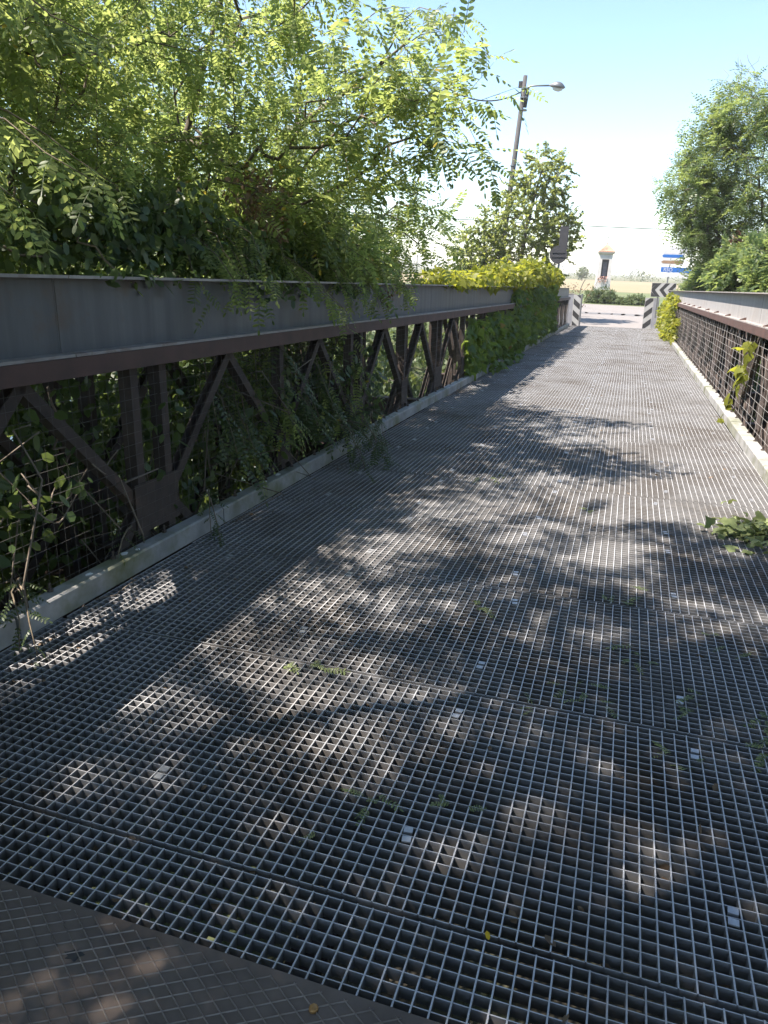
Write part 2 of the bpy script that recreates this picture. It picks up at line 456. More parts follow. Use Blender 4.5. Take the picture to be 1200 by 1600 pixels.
def sample_ell(ells, n, rng, shell=0.35):
    w = np.array([e[2] if len(e) > 2 else e[1][0] * e[1][1] * e[1][2] for e in ells]); w = w / w.sum()
    out = []
    for e, k in zip(ells, rng.multinomial(n, w)):
        d = rng.normal(size=(k, 3)); d /= np.linalg.norm(d, axis=1, keepdims=True)
        r = shell + (1 - shell) * rng.random(k) ** .6
        out.append(np.array(e[0]) + d * r[:, None] * np.array(e[1]))
    return np.concatenate(out)

def grow(trunk, attr, rng, jit=.06, sag=.02, seg=.35):
    """trunk: list of points. Every attractor is joined to the nearest node already grown."""
    N = [np.array(p, float) for p in trunk]; par = [-1] + list(range(len(trunk) - 1))
    P = np.zeros((len(trunk) + len(attr) * 14, 3)); P[:len(N)] = N; n = len(N); par += [0] * (len(P) - n)
    depth = np.zeros(len(P)); 
    for i in range(1, n): depth[i] = depth[i - 1] + np.linalg.norm(P[i] - P[i - 1])
    top = P[:n]
    d0 = np.min(np.linalg.norm(attr[:, None] - top[None], axis=2), 1)
    tips = []
    for a in attr[np.argsort(d0)]:
        d = np.linalg.norm(P[:n] - a, axis=1)
        low = np.maximum(0, P[:n, 2] - a[2])              # do not grow back down from above
        j = int(np.argmin(d + .12 * depth[:n] + .5 * low))
        L = d[j]; k = int(min(12, max(1, math.ceil(L / seg)))); s = P[j].copy(); last = j
        bend = rng.normal(size=3) * jit * L
        for q in range(1, k + 1):
            t = q / k
            p = s + (a - s) * t + bend * math.sin(math.pi * t) + np.array([0, 0, .10 * L * math.sin(math.pi * t)])
            P[n] = p; par[n] = last; depth[n] = depth[last] + np.linalg.norm(p - P[last]); last = n; n += 1
        tips.append(last)
    return P[:n], np.array(par[:n]), np.array(tips)

def tree(root, trunk, ells, n_attr, rng, leaf='pinnate', mat='locust_leaf', leaf_len=.22, per=7, twig=.38, r0=.0035, r_trunk=.12,
         droop=.45, singles=0, bark='bark', keep=None, single_ok=None, shell=.35, updir=.25, crown_name='crown', spread=.9, max_r=None):
    attr = sample_ell(ells, n_attr, rng, shell)
    if keep is not None: attr = attr[keep(attr)]
    P, par, tips = grow(trunk, attr, rng)
    n = len(P); cnt = np.zeros(n); cnt[tips] += 1
    for i in range(n - 1, 0, -1): cnt[par[i]] += cnt[i]
    rad = r0 * np.maximum(cnt, 1) ** .46
    rad *= 1; mx = rad[0]; 
    if mx > 0: rad = np.where(rad > r0 * 2, r0 * 2 + (rad - r0 * 2) * max(0, (r_trunk - r0 * 2)) / max(mx - r0 * 2, 1e-6), rad)
    # twigs at the tips
    T = P[tips]; D0 = P[tips] - P[par[tips]]; D0 /= np.linalg.norm(D0, axis=1, keepdims=True) + 1e-9
    TD = D0 * .7 + rng.normal(size=D0.shape) * .35 + np.array([0, 0, .1]); TD /= np.linalg.norm(TD, axis=1, keepdims=True)
    TL = twig * rng.uniform(.6, 1.25, len(T))
    TE = T + TD * TL[:, None] + np.array([0, 0, -1]) * (TL * .12)[:, None]
    e = np.arange(1, n)
    big = rad[e] > .02
    Vs, Fs, off = [], [], 0
    for sel, k in ((e[big], 7), (e[~big], 4)):
        if len(sel) == 0: continue
        ra = np.minimum(rad[par[sel]], rad[sel] * 1.7)
        V, F = tubes_np(P[par[sel]], P[sel], ra, rad[sel], k); Vs.append(V); Fs.append(F + off); off += len(V)
    V, F = tubes_np(T, TE, np.full(len(T), r0), np.full(len(T), r0 * .4), 3); Vs.append(V); Fs.append(F + off)
    link('trunk', np_mesh('trunk', np.concatenate(Vs), np.concatenate(Fs), bark, smooth=True), root)
    # leaves along the twigs
    m = len(T) * per
    t = np.tile((np.arange(per) + .6) / per, len(T)) + rng.uniform(-.04, .04, m)
    ti = np.repeat(np.arange(len(T)), per)
    LP = T[ti] + (TE - T)[ti] * t[:, None] * 1.0 - (D0[ti] * (.25 * twig * (1 - t))[:, None])
    side = np.cross(TD[ti], rng.normal(size=(m, 3))); side /= np.linalg.norm(side, axis=1, keepdims=True) + 1e-9
    LD = side * spread + TD[ti] * (.35 + .5 * t)[:, None] + np.array([0, 0, -droop]) * rng.uniform(.3, 1.4, m)[:, None]
    U = np.array([0, 0, 1.0]) + rng.normal(size=(m, 3)) * updir
    R = frames(LD, U)
    S = leaf_len * rng.uniform(.65, 1.2, m)
    put_leaves(root, LP, R, S, leaf, mat, rng, singles, crown_name, single_ok=single_ok)
    return P

def leaf_slab(root, P, N, kind, mat, size, rng, droop=.6, singles=0, name='foliage', tilt=.5, stems=None, stem_mat='stem_green', single_ok=None):
    """Leaves over a surface: points P with outward normals N."""
    n = len(P)
    D = rng.normal(size=(n, 3)) * .6 + np.array([0, 0, -droop]) + N * .25
    U = N + rng.normal(size=(n, 3)) * tilt + np.array([0, 0, .5])
    put_leaves(root, P, frames(D, U), size * rng.uniform(.55, 1.25, n), kind, mat, rng, singles, name, single_ok=single_ok)

def stems(root, paths, r, mat='stem_green', name='stem', n=4):
    mb = MB()
    for p in paths: mb.tube(p, r, n)
    return mb.build(name, mat, root, True)
def wander(a, b, rng, k=7, amp=.12, sag=0.0):
    a = np.array(a, float); b = np.array(b, float); L = np.linalg.norm(b - a)
    o = [a + (b - a) * t + rng.normal(size=3) * amp * L * math.sin(math.pi * t) * .5 + np.array([0, 0, -sag * L * math.sin(math.pi * t)]) for t in np.linspace(0, 1, k)]
    return o

# ================================================================== THE SETTING
XL, XR = -2.17, 1.145           # inner faces of the two kerbs
YEND = 30.0                     # far end of the deck
ZG = -0.60                      # level of the road and the fields beyond (world)
YNEAR = 1.06                    # near edge of the grating, where the checker plate starts
ROWS = [1.30 + i for i in range(29)]

def sheet(name, x0, x1, y0, y1, z, mat, nx=2, ny=2):
    xs = np.linspace(x0, x1, nx); ys = np.linspace(y0, y1, ny)
    X, Y = np.meshgrid(xs, ys); V = np.stack([X.ravel(), Y.ravel(), np.full(X.size, z)], 1)
    i = np.arange((nx - 1) * (ny - 1)); c = (i // (nx - 1)) * nx + i % (nx - 1)
    return link(name, np_mesh(name, V, np.stack([c, c + 1, c + nx + 1, c + nx], 1), mat))

def ground_z(y):
    pts = [(-4000, -.12), (-2, -.12), (.4, -.16), (1.6, -1.2), (5, -2.7), (10, -3.1), (22, -3.1), (27, -2.2), (29.4, ZG - .25), (30.2, ZG - .05), (4000, ZG - .05)]
    return float(np.interp(y, [p[0] for p in pts], [p[1] for p in pts]))
ys = np.concatenate([[-300, -120, -40, -8, -3, -1], np.arange(0, 33, .6), [36, 45, 60, 90, 150, 300, 700, 1500]])
xs = np.concatenate([[-1500, -900, -500, -200, -90], np.arange(-45, 46, 1.5), [90, 200, 500, 900, 1500]])
X, Y = np.meshgrid(xs, ys)
Z = np.vectorize(ground_z)(Y)
bankmask = (Y > 1) & (Y < 29)
Z = Z + np.where(bankmask, .25 * np.sin(X * .9 + Y * 1.3) * np.sin(X * .37 - Y * .8), 0)
V = np.stack([X.ravel(), Y.ravel(), Z.ravel()], 1)
nx, ny = len(xs), len(ys)
i = np.arange((nx - 1) * (ny - 1)); c = (i // (nx - 1)) * nx + i % (nx - 1)
struct(link('ground', np_mesh('ground', V, np.stack([c, c + 1, c + nx + 1, c + nx], 1), 'soil')))
struct(sheet('canal_water', -900, 900, 9, 23, -2.95, 'water_mat'))
road_near, road_far = 30.25, w_ground(940, 476, ZG).y
rv = [(-2.7, road_near), (1.7, road_near), (2.6, 36.5), (220, 36.5), (220, road_far), (-220, road_far), (-220, 36.5), (-3.0, 36.5)]
road = struct(link('road', np_mesh('road', [(x, y, ZG) for x, y in rv], [(0, 1, 2, 7), (6, 7, 2, 3), (6, 3, 4, 5)], 'asphalt')))
struct(sheet('bank_verge', -60, -3.0, 30.6, 36.4, ZG + .004, 'verge_grass'))
struct(sheet('bank_verge', 2.7, 60, 30.6, 36.4, ZG + .004, 'verge_grass'))
for k, (px, w) in enumerate([(905, .5), (926, .45), (946, .42), (966, .42), (985, .5), (1003, .4)]):  # row of darker patches across the road
    p = w_ground(px, 488 + (px - 905) * .052, ZG)
    mb = MB(); r = np.random.default_rng(k)
    pts = [(math.cos(a) * w * (.8 + .3 * r.random()), math.sin(a) * 1.2 * (.8 + .3 * r.random())) for a in np.linspace(0, 2 * math.pi, 13)[:-1]]
    mb.prism(pts, lambda u, v: (p.x + u, p.y + v, ZG + .001), lambda u, v: (p.x + u, p.y + v, ZG + .005))
    mb.build('dark_patch', 'road_dark', road)
struct(sheet('verge', -220, 220, road_far, 92, ZG + .004, 'verge_grass'))
struct(sheet('stubble_field', -420, 420, 92.2, 235, ZG + .004, 'stubble'))
struct(sheet('far_field', -1480, 1480, 236, 1490, ZG + .004, 'far_field'))

# ------------------------------------------------------------------ deck of steel grating
deck = thing('bridge_deck', 'galvanised steel grating deck of the bridge with rows of fixing clips', 'bridge deck')
def grating_mesh(w, l, name, pitch=.038, pitch_y=.0335, dep=.032):
    mb = MB()
    nb = int(round(w / pitch)); px_ = w / nb
    for k in range(nb + 1):                     # bearing bars along the bridge
        x = -w / 2 + k * px_; t = .00185
        x = min(max(x, -w / 2 + t), w / 2 - t)
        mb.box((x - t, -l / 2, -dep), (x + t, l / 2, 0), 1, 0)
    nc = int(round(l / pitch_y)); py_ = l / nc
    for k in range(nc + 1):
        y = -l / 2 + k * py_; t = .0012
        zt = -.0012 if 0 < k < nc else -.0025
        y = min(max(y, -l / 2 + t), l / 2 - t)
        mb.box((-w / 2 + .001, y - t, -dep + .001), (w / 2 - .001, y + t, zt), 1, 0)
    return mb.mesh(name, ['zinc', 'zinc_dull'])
def clip_mesh():
    mb = MB()
    mb.box((-.014, .0085, -.001), (.014, .032, .0035))
    mb.box((-.014, -.032, -.001), (.014, -.0085, .0035))
    mb.box((-.014, .0083, -.016), (.014, .0105, .0034)); mb.box((-.014, -.0105, -.016), (.014, -.0083, .0034))
    mb.box((-.0138, -.0084, -.0165), (.0138, .0084, -.014))
    mb.lathe([(.0065, -.014), (.0065, -.007), (.0045, -.004), (.001, -.003)], 8)
    return mb.mesh('clip', 'clip_zinc')
GAP = .017
PA, PB = XL + .008, XR - .008
gmesh = grating_mesh(PB - PA, 1.0 - GAP, 'grating_panel')
gnear = gmesh
cm = clip_mesh()
PPX = (PB - PA) / round((PB - PA) / .038)
for r, y0 in enumerate([.30] + ROWS):
    y1 = 1.30 if r == 0 else y0 + 1.0
    rr = random.Random(r)
    g = link('grating_panel', gnear if r == 0 else gmesh, deck)
    g.location = ((PA + PB) / 2 + rr.uniform(-.007, .007), (y0 + y1) / 2, rr.uniform(-.0025, .0015))
    g.rotation_euler = (rr.uniform(-.0015, .0015), rr.uniform(-.0006, .0006), rr.uniform(-.0008, .0008))
    if r == 0: continue
    for cxp in (-1.84, -1.22, -.436, .352, .96):
        for off in (.20, .84):
            if rr.random() < .12: continue
            kk = round((cxp + rr.choice((0, 0, 0, .038, -.038)) - PA) / PPX) + .5
            PYY = (1.0 - GAP) / round((1.0 - GAP) / .0335); yy = (round((off + rr.choice((0, 0, .04))) / PYY)) * PYY - (1.0 - GAP) / 2
            o = link('clip', cm, g)
            o.location = (PA + kk * PPX - (PA + PB) / 2, yy, 0)
            o.rotation_euler = (0, 0, rr.uniform(-.15, .15)); o.scale = (.86, .86, 1)
# steelwork below the deck: cross beams and stringers, seen through the grating
for k in range(11):
    y = .25 + k * 3.05
    mb = MB(); yy = y
    mb.box((-3.2, yy - .08, -.30), (2.4, yy + .08, -.285)); mb.box((-3.2, yy - .006, -.285), (2.4, yy + .006, -.075)); mb.box((-3.2, yy - .08, -.075), (2.4, yy + .08, -.06))
    mb.build('cross_beam', 'under_steel', deck)
for x in (-1.84, -1.22, -.52, .352, .96):
    mb = MB(); mb.box((x - .04, .9, -.058), (x + .04, YEND, -.05)); mb.box((x - .004, .9, -.05), (x + .004, YEND, -.040)); mb.box((x - .04, .9, -.040), (x + .04, YEND, -.034))
    mb.build('stringer', 'under_steel', deck)

# checker plate at the near end
plate = thing('checker_plate', 'rusty brown steel checker plate at the near end of the bridge', 'steel plate')
mb = MB(); mb.box((-2.155, -2.6, .0045), (1.13, YNEAR + .004, .0095)); mb.build('plate', 'plate_steel', plate)
mb = MB()
def ribs(ang, pitch):
    d = Vector((math.cos(ang), math.sin(ang))); nrm = Vector((-d.y, d.x))
    for k in range(-90, 90):
        c0 = nrm * (k * pitch) + Vector((-.4, -.2))
        # clip the line to the plate rectangle
        ts = []
        t0, t1 = -9, 9
        for ax, lo, hi in ((0, -2.15, 1.125), (1, -1.2, YNEAR - .012)):
            if abs(d[ax]) < 1e-6: continue
            u0, u1 = sorted(((lo - c0[ax]) / d[ax], (hi - c0[ax]) / d[ax])); t0 = max(t0, u0); t1 = min(t1, u1)
        if t1 - t0 < .05: continue
        a = c0 + d * t0; b = c0 + d * t1; w = .0019
        n3 = Vector((nrm.x, nrm.y, 0)); A = Vector((a.x, a.y, .009)); B = Vector((b.x, b.y, .009)); up = Vector((0, 0, .003))
        mb.add([A - n3 * w, A + up, A + n3 * w, B - n3 * w, B + up, B + n3 * w], [(0, 1, 4, 3), (1, 2, 5, 4)])
ribs(math.radians(-33), .030); ribs(math.radians(32), .030)
o = mb.build('raised_rib', 'plate_rib', plate); o['kind'] = 'stuff'
for px, py in ((490, 1583),):
    p = on_z(px, py); mb = MB()
    mb.lathe([(.010, .009), (.010, .014), (.008, .0165), (.002, .0175)], 10, (p.x, p.y, 0)); mb.build('bolt', 'brass_bolt' if px == 490 else 'bolt_steel', plate)

for px, py, w in ((116, 1498, .02), (232, 1487, .006)):
    p = on_z(px, py); mb = MB(); r2 = np.random.default_rng(px)
    pts = [(p.x + math.cos(g_) * w * r2.uniform(.6, 1.3), p.y + math.sin(g_) * w * .7 * r2.uniform(.6, 1.3)) for g_ in np.linspace(0, 6.28, 13)[:-1]]
    mb.prism(pts, lambda u, v: (u, v, .0096), lambda u, v: (u, v, .0101)); mb.build('tar_stain', 'black_paint', plate)

# ------------------------------------------------------------------ kerbs
def kerb(name, label, x0, x1, joints, side):
    t = thing(name, label, 'kerb')
    for k, (a, b) in enumerate(zip(joints[:-1], joints[1:])):
        rr = random.Random(k * 3 + side); dx = rr.uniform(-.008, .008); dz = rr.uniform(-.004, .004); c = .008
        mb = MB(); poly = [(x0, .002), (x1, .002), (x1, .10 - c), (x1 - c, .10), (x0 + c, .10), (x0, .10 - c)]
        mb.prism(poly, lambda u, v: (u + dx, a + .006, v + dz), lambda u, v: (u + dx * .4, b - .006, v + dz))
        seg = mb.build('kerb_segment', 'kerb_steel', t)
        xo = (x0 + .028) if side < 0 else (x1 - .028)
        for q in np.arange(a + .25, b - .1, .42):
            bo = MB(); bo.tube([(xo, q, .095 + dz), (xo, q, .14 + dz)], .006, 6); bo.lathe([(.014, 0), (.014, .011)], 6, (xo, q, .10 + dz)); bo.build('bolt', 'bolt_steel', seg)
        if side < 0 and b < 9:
            r2 = np.random.default_rng(k)
            for q in range(3):
                sp = MB(); yy = r2.uniform(a + .1, b - .1); xx = r2.uniform(x0 + .03, x1 - .03); w = r2.uniform(.008, .02)
                pts = [(math.cos(g_) * w * r2.uniform(.6, 1.3), math.sin(g_) * w * 1.6 * r2.uniform(.6, 1.3)) for g_ in np.linspace(0, 6.28, 9)[:-1]]
                sp.prism(pts, lambda u, v: (xx + u, yy + v, .0995 + dz), lambda u, v: (xx + u, yy + v, .102 + dz)); sp.build('dropping', 'kerb_stain', seg)
    return t
kerb('edge_kerb', 'grey mossy steel kerb in the shade along the left side of the deck', XL - .088, XL, [-.6, 2.06, 3.66, 6.7, 9.2, 12.2, 15.2, 18.2, 21.2, 24.2, 27.2, 29.9], -1)
kerb('edge_kerb', 'pale sunlit steel kerb along the right side of the deck', XR, XR + .11, [-.6, 2.4, 5.4, 8.4, 11.4, 14.4, 17.4, 20.4, 23.4, 26.4, 29.9], 1)

# ------------------------------------------------------------------ truss girders with an I-beam on top
ZC0, ZC1, ZT = .985, 1.068, 1.402
def girder(label, xw, inn):
    """xw: web plane; inn: +1 when the deck is towards +X."""
    t = thing('bridge_girder', label, 'girder')
    y0, y1 = -2.0, YEND - .2
    # top I-beam in lengths
    cuts = [-2.0, 2.6, 8.9, 15.2, 21.5, y1]
    for a, b in zip(cuts[:-1], cuts[1:]):
        mb = MB(); mb.box((xw - .005, a + .003, ZC1 + .015), (xw + .005, b - .003, ZT - .013))
        beam = mb.build('top_beam', 'girder_paint' if inn > 0 else 'girder_paint_sunlit', t)
        for z0, z1 in ((ZC1 + .002, ZC1 + .015), (ZT - .013, ZT)):
            f = MB(); f.box((xw - .082, a + .003, z0), (xw + .082, b - .003, z1)); f.build('flange', 'girder_edge', beam)
        for q in np.arange(a + 1.0, b, 1.525):
            g = MB(); x1_ = xw + inn * .078
            g.prism([(xw + inn * .005, ZC1 + .015), (x1_, ZC1 + .015), (x1_, ZC1 + .022), (xw + inn * .02, ZC1 + .045), (xw + inn * .005, ZC1 + .045)],
                    lambda u, v: (u, q - .004, v), lambda u, v: (u, q + .004, v))
            if inn < 0: g.build('stiffener', 'red_oxide', beam)
        w = MB(); w.box((xw + inn * .005, b - .010, ZC1 + .016), (xw + inn * .0062, b - .003, ZT - .014)); w.build('weld_seam', 'girder_paint', beam)
    for plane, xp in enumerate((xw, xw - inn * .46)):
        # chords: pairs of channels
        for nm, za, zb, mt in (('upper_chord', ZC0, ZC1, 'red_oxide' if plane == 0 else 'truss_rust'), ('lower_chord', -.50, -.40, 'truss_rust')):
            for sg in (-1, 1):
                xa = xp + sg * .035; xb = xp + sg * .085
                mb = MB(); pr = [(xa, za), (xb, za), (xb, za + .012), (xa + sg * .008, za + .012), (xa + sg * .008, zb - .012), (xb, zb - .012), (xb, zb), (xa, zb)]
                if inn * sg > 0 and plane == 0 and nm == 'upper_chord':
                    mb.box((min(xa, xb), y0, za), (max(xa, xb), y1, zb))
                else:
                    mb.prism(pr, lambda u, v: (u, y0, v), lambda u, v: (u, y1, v))
                mb.build(nm, mt, t)
        zb_, zt_, zm = -.40, ZC0, .30
        JO = .11 + 3.05 * 1 - 3.05 * 2
        k = 0
        def post(y, w=.06):
            mb = MB(); d = .024
            pr = [(-w / 2, -.035), (w / 2, -.035), (w / 2, -.027), (-w / 2 + .008, -.027), (-w / 2 + .008, .027), (w / 2, .027), (w / 2, .035), (-w / 2, .035)]
            mb.prism(pr, lambda u, v: (xp + v, y + u, zb_), lambda u, v: (xp + v, y + u, zt_)); mb.build('post', 'truss_rust', t)
        def diag(ya, za, yb, zb2):
            a = Vector((xp, ya, za)); b = Vector((xp, yb, zb2)); d = (b - a).normalized(); n_ = Vector((0, -d.z, d.y)); w = .027
            mb = MB(); pr = [(-w, -.028), (w, -.028), (w, -.021), (-w + .008, -.021), (-w + .008, .021), (w, .021), (w, .028), (-w, .028)]
            mb.prism(pr, lambda u, v: a + n_ * u + Vector((v, 0, 0)), lambda u, v: b + n_ * u + Vector((v, 0, 0))); mb.build('diagonal', 'truss_rust', t)
        y = JO
        while y < y1 + .1:
            for yy in (y - .12, y + .12):
                if y0 < yy < y1: post(yy)
            ym = y + 1.525
            if y0 < ym < y1: post(ym)
            for s_, e_ in ((y + .12, ym), (ym, y + 3.05 - .12)):
                q = (s_ + e_) / 2
                for A in ((s_ + .03, zm, q, zt_ - .01), (q, zt_ - .01, e_ - .03, zm), (s_ + .03, zm - .06, q, zb_ + .01), (q, zb_ + .01, e_ - .03, zm - .06)):
                    if y0 < A[0] and A[2] < y1: diag(*A)
            for yy in (y, ym):
                if y0 < yy < y1:
                    gp = MB(); gp.box((xp + inn * .036, yy - (.19 if yy == y else .11), zm - .16), (xp + inn * .042, yy + (.19 if yy == y else .11), zm + .10)); gp.build('gusset_plate', 'truss_rust', t)
            y += 3.05
    # wire mesh on the inner side, in bays
    xm = xw + inn * .052
    yb = .2
    while yb < y1 - .5:
        ye = min(yb + 3.0, y1)
        A, B, rad = [], [], []
        r2 = np.random.default_rng(int(yb * 10))
        for z in np.arange(.12, ZC0 + .01, .055 if inn > 0 else .085):
            ysg = np.linspace(yb, ye, 9); wob = r2.normal(size=9) * .004
            for q in range(8): A.append((xm + wob[q], ysg[q], z)); B.append((xm + wob[q + 1], ysg[q + 1], z))
        for yv in np.arange(yb + .03, ye, .06 if inn > 0 else .30):
            A.append((xm + .004 * inn, yv, .105)); B.append((xm + .004 * inn, yv, ZC0 + .02))
        A = np.array(A); B = np.array(B); rr = np.full(len(A), .0010 if inn > 0 else .0012)
        Vv, Ff = tubes_np(A, B, rr, rr, 4)
        link('wire_mesh', np_mesh('wire_mesh', Vv, Ff, 'wire_dark' if inn > 0 else 'wire_zinc'), t)
        yb = ye + .01
    return t
girder('left rusty truss girder topped by a grey steel beam, overgrown with climbers', -2.30, 1)
girder('right truss girder with wire mesh and a sunlit grey top beam', 1.335, -1)

# ------------------------------------------------------------------ hazard boards and far end
def striped_board(label, xa, xb, y, za, zb, lean, chevron=False):
    t = thing('hazard_board', label, 'hazard board')
    th = .012
    f = lambda u, v: (xa + (xb - xa) * u + lean * v, v)
    mb = MB(); mb.prism([f(0, za), f(1, za), f(1, zb), f(0, zb)], lambda u, v: (u, y, v), lambda u, v: (u, y + th, v)); mb.build('board', 'white_paint', t)
    W, Hh = xb - xa, zb - za
    def clip_poly(P):
        for ax, lim, sg in ((0, 0.012, 1), (0, W - .012, -1), (1, .012, 1), (1, Hh - .012, -1)):
            out = []
            for i in range(len(P)):
                a, b = P[i], P[(i + 1) % len(P)]
                ia = (a[ax] - lim) * sg >= 0; ib = (b[ax] - lim) * sg >= 0
                if ia: out.append(a)
                if ia != ib:
                    tt = (lim - a[ax]) / (b[ax] - a[ax]); out.append((a[0] + (b[0] - a[0]) * tt, a[1] + (b[1] - a[1]) * tt))
            P = out
            if len(P) < 3: return []
        return P
    polys = []
    if chevron:
        s = .30
        for k in range(-1, 5):
            x = k * s - .02
            for up in (1, -1):
                c = Hh / 2; e = c + up * Hh
                polys.append([(x, c), (x + .15, c), (x + .15 + Hh * .85, e), (x + Hh * .85, e)])
        polys.append([(0.01, Hh * .62), (.01, Hh), (.2, Hh)]); polys.append([(0.01, Hh * .38), (.01, 0), (.2, 0)])
    else:
        s = .42; sl = -.85 if chevron is False and lean > -1 and xa < 0 else .85
        for k in range(-2, 6):
            z = k * s + .1
            polys.append([(0, z), (W, z + sl * W), (W, z + .21 + sl * W), (0, z + .21)])
    for P in polys:
        P = clip_poly(P)
        if not P: continue
        Q = [(xa + u + lean * (za + v), za + v) for u, v in P]
        m = MB(); m.prism(Q, lambda u, v: (u, y - .003, v), lambda u, v: (u, y - .0005, v)); m.build('black_stripe', 'black_paint', t)
    return t
yb = YEND + .32
lb = striped_board('upright black and white striped board on the left bridge end, below the shrine', -2.13, -1.86, yb, -.12, 1.16, 0)
m = MB(); m.box((-1.855, yb - .01, -.2), (-1.80, yb + .05, 1.20)); m.build('edge_post', 'lamp_grey', lb)
gp = thing('end_panel', 'plain grey steel panel at the left bridge end beside the striped board', 'panel')
m = MB(); m.box((-2.92, yb + .02, -.15), (-2.14, yb + .06, 1.17)); m.build('panel', 'grey_panel', gp)
m = MB(); m.box((-2.94, yb + .012, 1.17), (-2.12, yb + .068, 1.20)); m.build('rim', 'girder_edge', gp)
for dx, dz in ((.20, .98), (.32, .97), (.42, .80)):
    m = MB(); m.box((-2.9 + dx, yb + .017, dz), (-2.9 + dx + .07, yb + .0195, dz + .045)); m.build('paint_chip', 'white_paint', gp)
rb = striped_board('upright black and white striped board on the right bridge end under the chevron sign', .50, .80, yb, -.18, 1.12, 0)
m = MB(); m.box((.805, yb - .02, -.2), (1.0, yb + .25, 1.12)); m.build('side_plate', 'grey_panel', rb)
ch = striped_board('horizontal black and white chevron board pointing left above the right girder', .66, 1.52, yb - .25, 1.16, 1.66, 0, True)
m = MB(); m.box((.9, yb - .237, .4), (.95, yb - .20, 1.6)); m.build('bracket', 'lamp_grey', ch)

# ------------------------------------------------------------------ traffic light and round sign, seen from behind
o = on_y(868, 470, 31.2)
tl = thing('traffic_light', 'dark back of a traffic light on a thin grey pole, partly behind leaves', 'traffic light', (o.x, 31.2, 0))
m = MB(); a = on_y(881, 372, 31.2); bx_, bz = a.x - o.x, a.z
m.tube([(0, 0, -.7), (0, 0, bz + .46)], .04, 10); m.build('pole', 'lamp_grey', tl, True)
m = MB(); m.prism([(-.15, -.42), (.15, -.42), (.16, -.38), (.16, .38), (.15, .42), (-.15, .42), (-.16, .38), (-.16, -.38)], lambda u, v: (bx_ + u, -.10, bz + v), lambda u, v: (bx_ + u, .10, bz + v))
hs = m.build('housing', 'sign_back', tl)
for dz in (-.27, 0, .27):
    v = MB(); v.tube([(bx_, .10, bz + dz), (bx_, .24, bz + dz)], [.105, .11], 12); v.build('visor', 'sign_back', hs)
for dz in (-.25, .25):
    m = MB(); m.box((.02, -.02, bz + dz - .02), (bx_ - .14, .02, bz + dz + .02)); m.build('bracket', 'lamp_grey', tl)
a = on_y(873, 398, 31.2)
rs = thing('round_sign', 'dark back of a round road sign below the traffic light', 'road sign', (a.x, 31.08, a.z))
m = MB(); m.tube([(.0, 0, 0), (.0, .012, 0)], .34, 28); m.build('disc', 'sign_back', rs)
m = MB(); m.box((-.25, -.02, -.10), (.25, -.001, -.06)); m.box((-.25, -.02, .06), (.25, -.001, .10)); m.build('rail', 'sign_back', rs)

# ------------------------------------------------------------------ street lamp (world frame)
def wthing(*a, **k): return thing(*a, bridge=False, **k)
YL = 38.0
top = w_at(821, 118, YL); mid = w_at(801, 268, YL)
lean = (top.x - mid.x) / (top.z - mid.z)
base = Vector((top.x - lean * (top.z - ZG), YL, ZG - .05))
lp = wthing('street_lamp', 'leaning dark lamp post with a curved arm above the small tree', 'street lamp', base)
hgt = top.z - base.z
def lpos(px, py): 
    q = w_at(px, py, YL); return Vector((q.x - base.x, 0, q.z - base.z))
m = MB(); m.tube([(0, 0, 0), (lean * hgt, 0, hgt)], [.16, .095], 12); m.build('pole', 'pole_wood', lp, True)
a = lpos(815.5, 168); b = lpos(820.3, 143)
m = MB(); m.tube([a + Vector((.13, 0, 0)), b + Vector((.12, 0, 0))], .085, 10); m.build('arm_sleeve', 'pole_wood', lp, True)
for px, py in ((817.3, 153), (815.3, 172), (819, 139), (801.5, 259)):
    q = lpos(px, py); m = MB(); m.tube([q + Vector((.05 if py < 200 else 0, 0, -.03)), q + Vector((.055 if py < 200 else 0, 0, .03))], .19 if py < 200 else .135, 12); m.build('strap', 'lamp_grey', lp)
q = lpos(815.5, 131); m = MB(); m.box(q - Vector((.14, .06, .16)), q + Vector((.02, .06, .1))); m.build('junction_box', 'sign_back', lp)
arm = [lpos(822, 142), lpos(824.5, 137), lpos(829, 134.4), lpos(840, 133.8), lpos(862, 133.6)]
m = MB(); m.tube(arm, .038, 8); m.build('arm', 'lamp_grey', lp, True)
hA = lpos(858, 133.6); hB = lpos(883, 137)
m = MB(); ax = (hB - hA); n_ = 9
pts = [hA + ax * t for t in np.linspace(0, 1, n_)]; rs_ = [.05, .10, .16, .2, .22, .22, .2, .14, .03]
for i in range(n_):
    for k in range(12):
        g_ = 2 * math.pi * k / 12
        m.v.append(tuple(pts[i] + Vector((0, math.cos(g_) * rs_[i] * 1.0, max(math.sin(g_), -.35) * rs_[i] * .95))))
for i in range(n_ - 1):
    for k in range(12):
        m.f.append((i * 12 + k, i * 12 + (k + 1) % 12, (i + 1) * 12 + (k + 1) % 12, (i + 1) * 12 + k)); m.mi.append(0)
m.build('lamp_head', 'lamp_grey', lp, True)
m = MB()
pv = [hA + ax * t for t in (.25, .45, .65, .85)]
m.tube([p - Vector((0, 0, .075)) for p in pv], [.07, .12, .12, .05], 10); m.build('lens', 'lamp_glass', lp, True)

def cable(name, label, A, B, sag, r, n=28):
    pts = [A + (B - A) * t + Vector((0, 0, -sag * 4 * t * (1 - t))) for t in np.linspace(0, 1, n)]
    m = MB(); m.tube(pts, r, 5); o = m.build(name, 'cable_black', None, True); tag(o, label, 'cable', bridge=False); return o
cable('overhead_cable', 'sagging dark cable from the lamp post to the upper left trees', w_at(613, 48, 30.0), base + lpos(815, 143), 1.15, .03)
cable('power_line', 'thin straight overhead wire crossing the sky behind the shrine', w_at(300, 312, 62), w_at(1190, 364, 66), .3, .036)

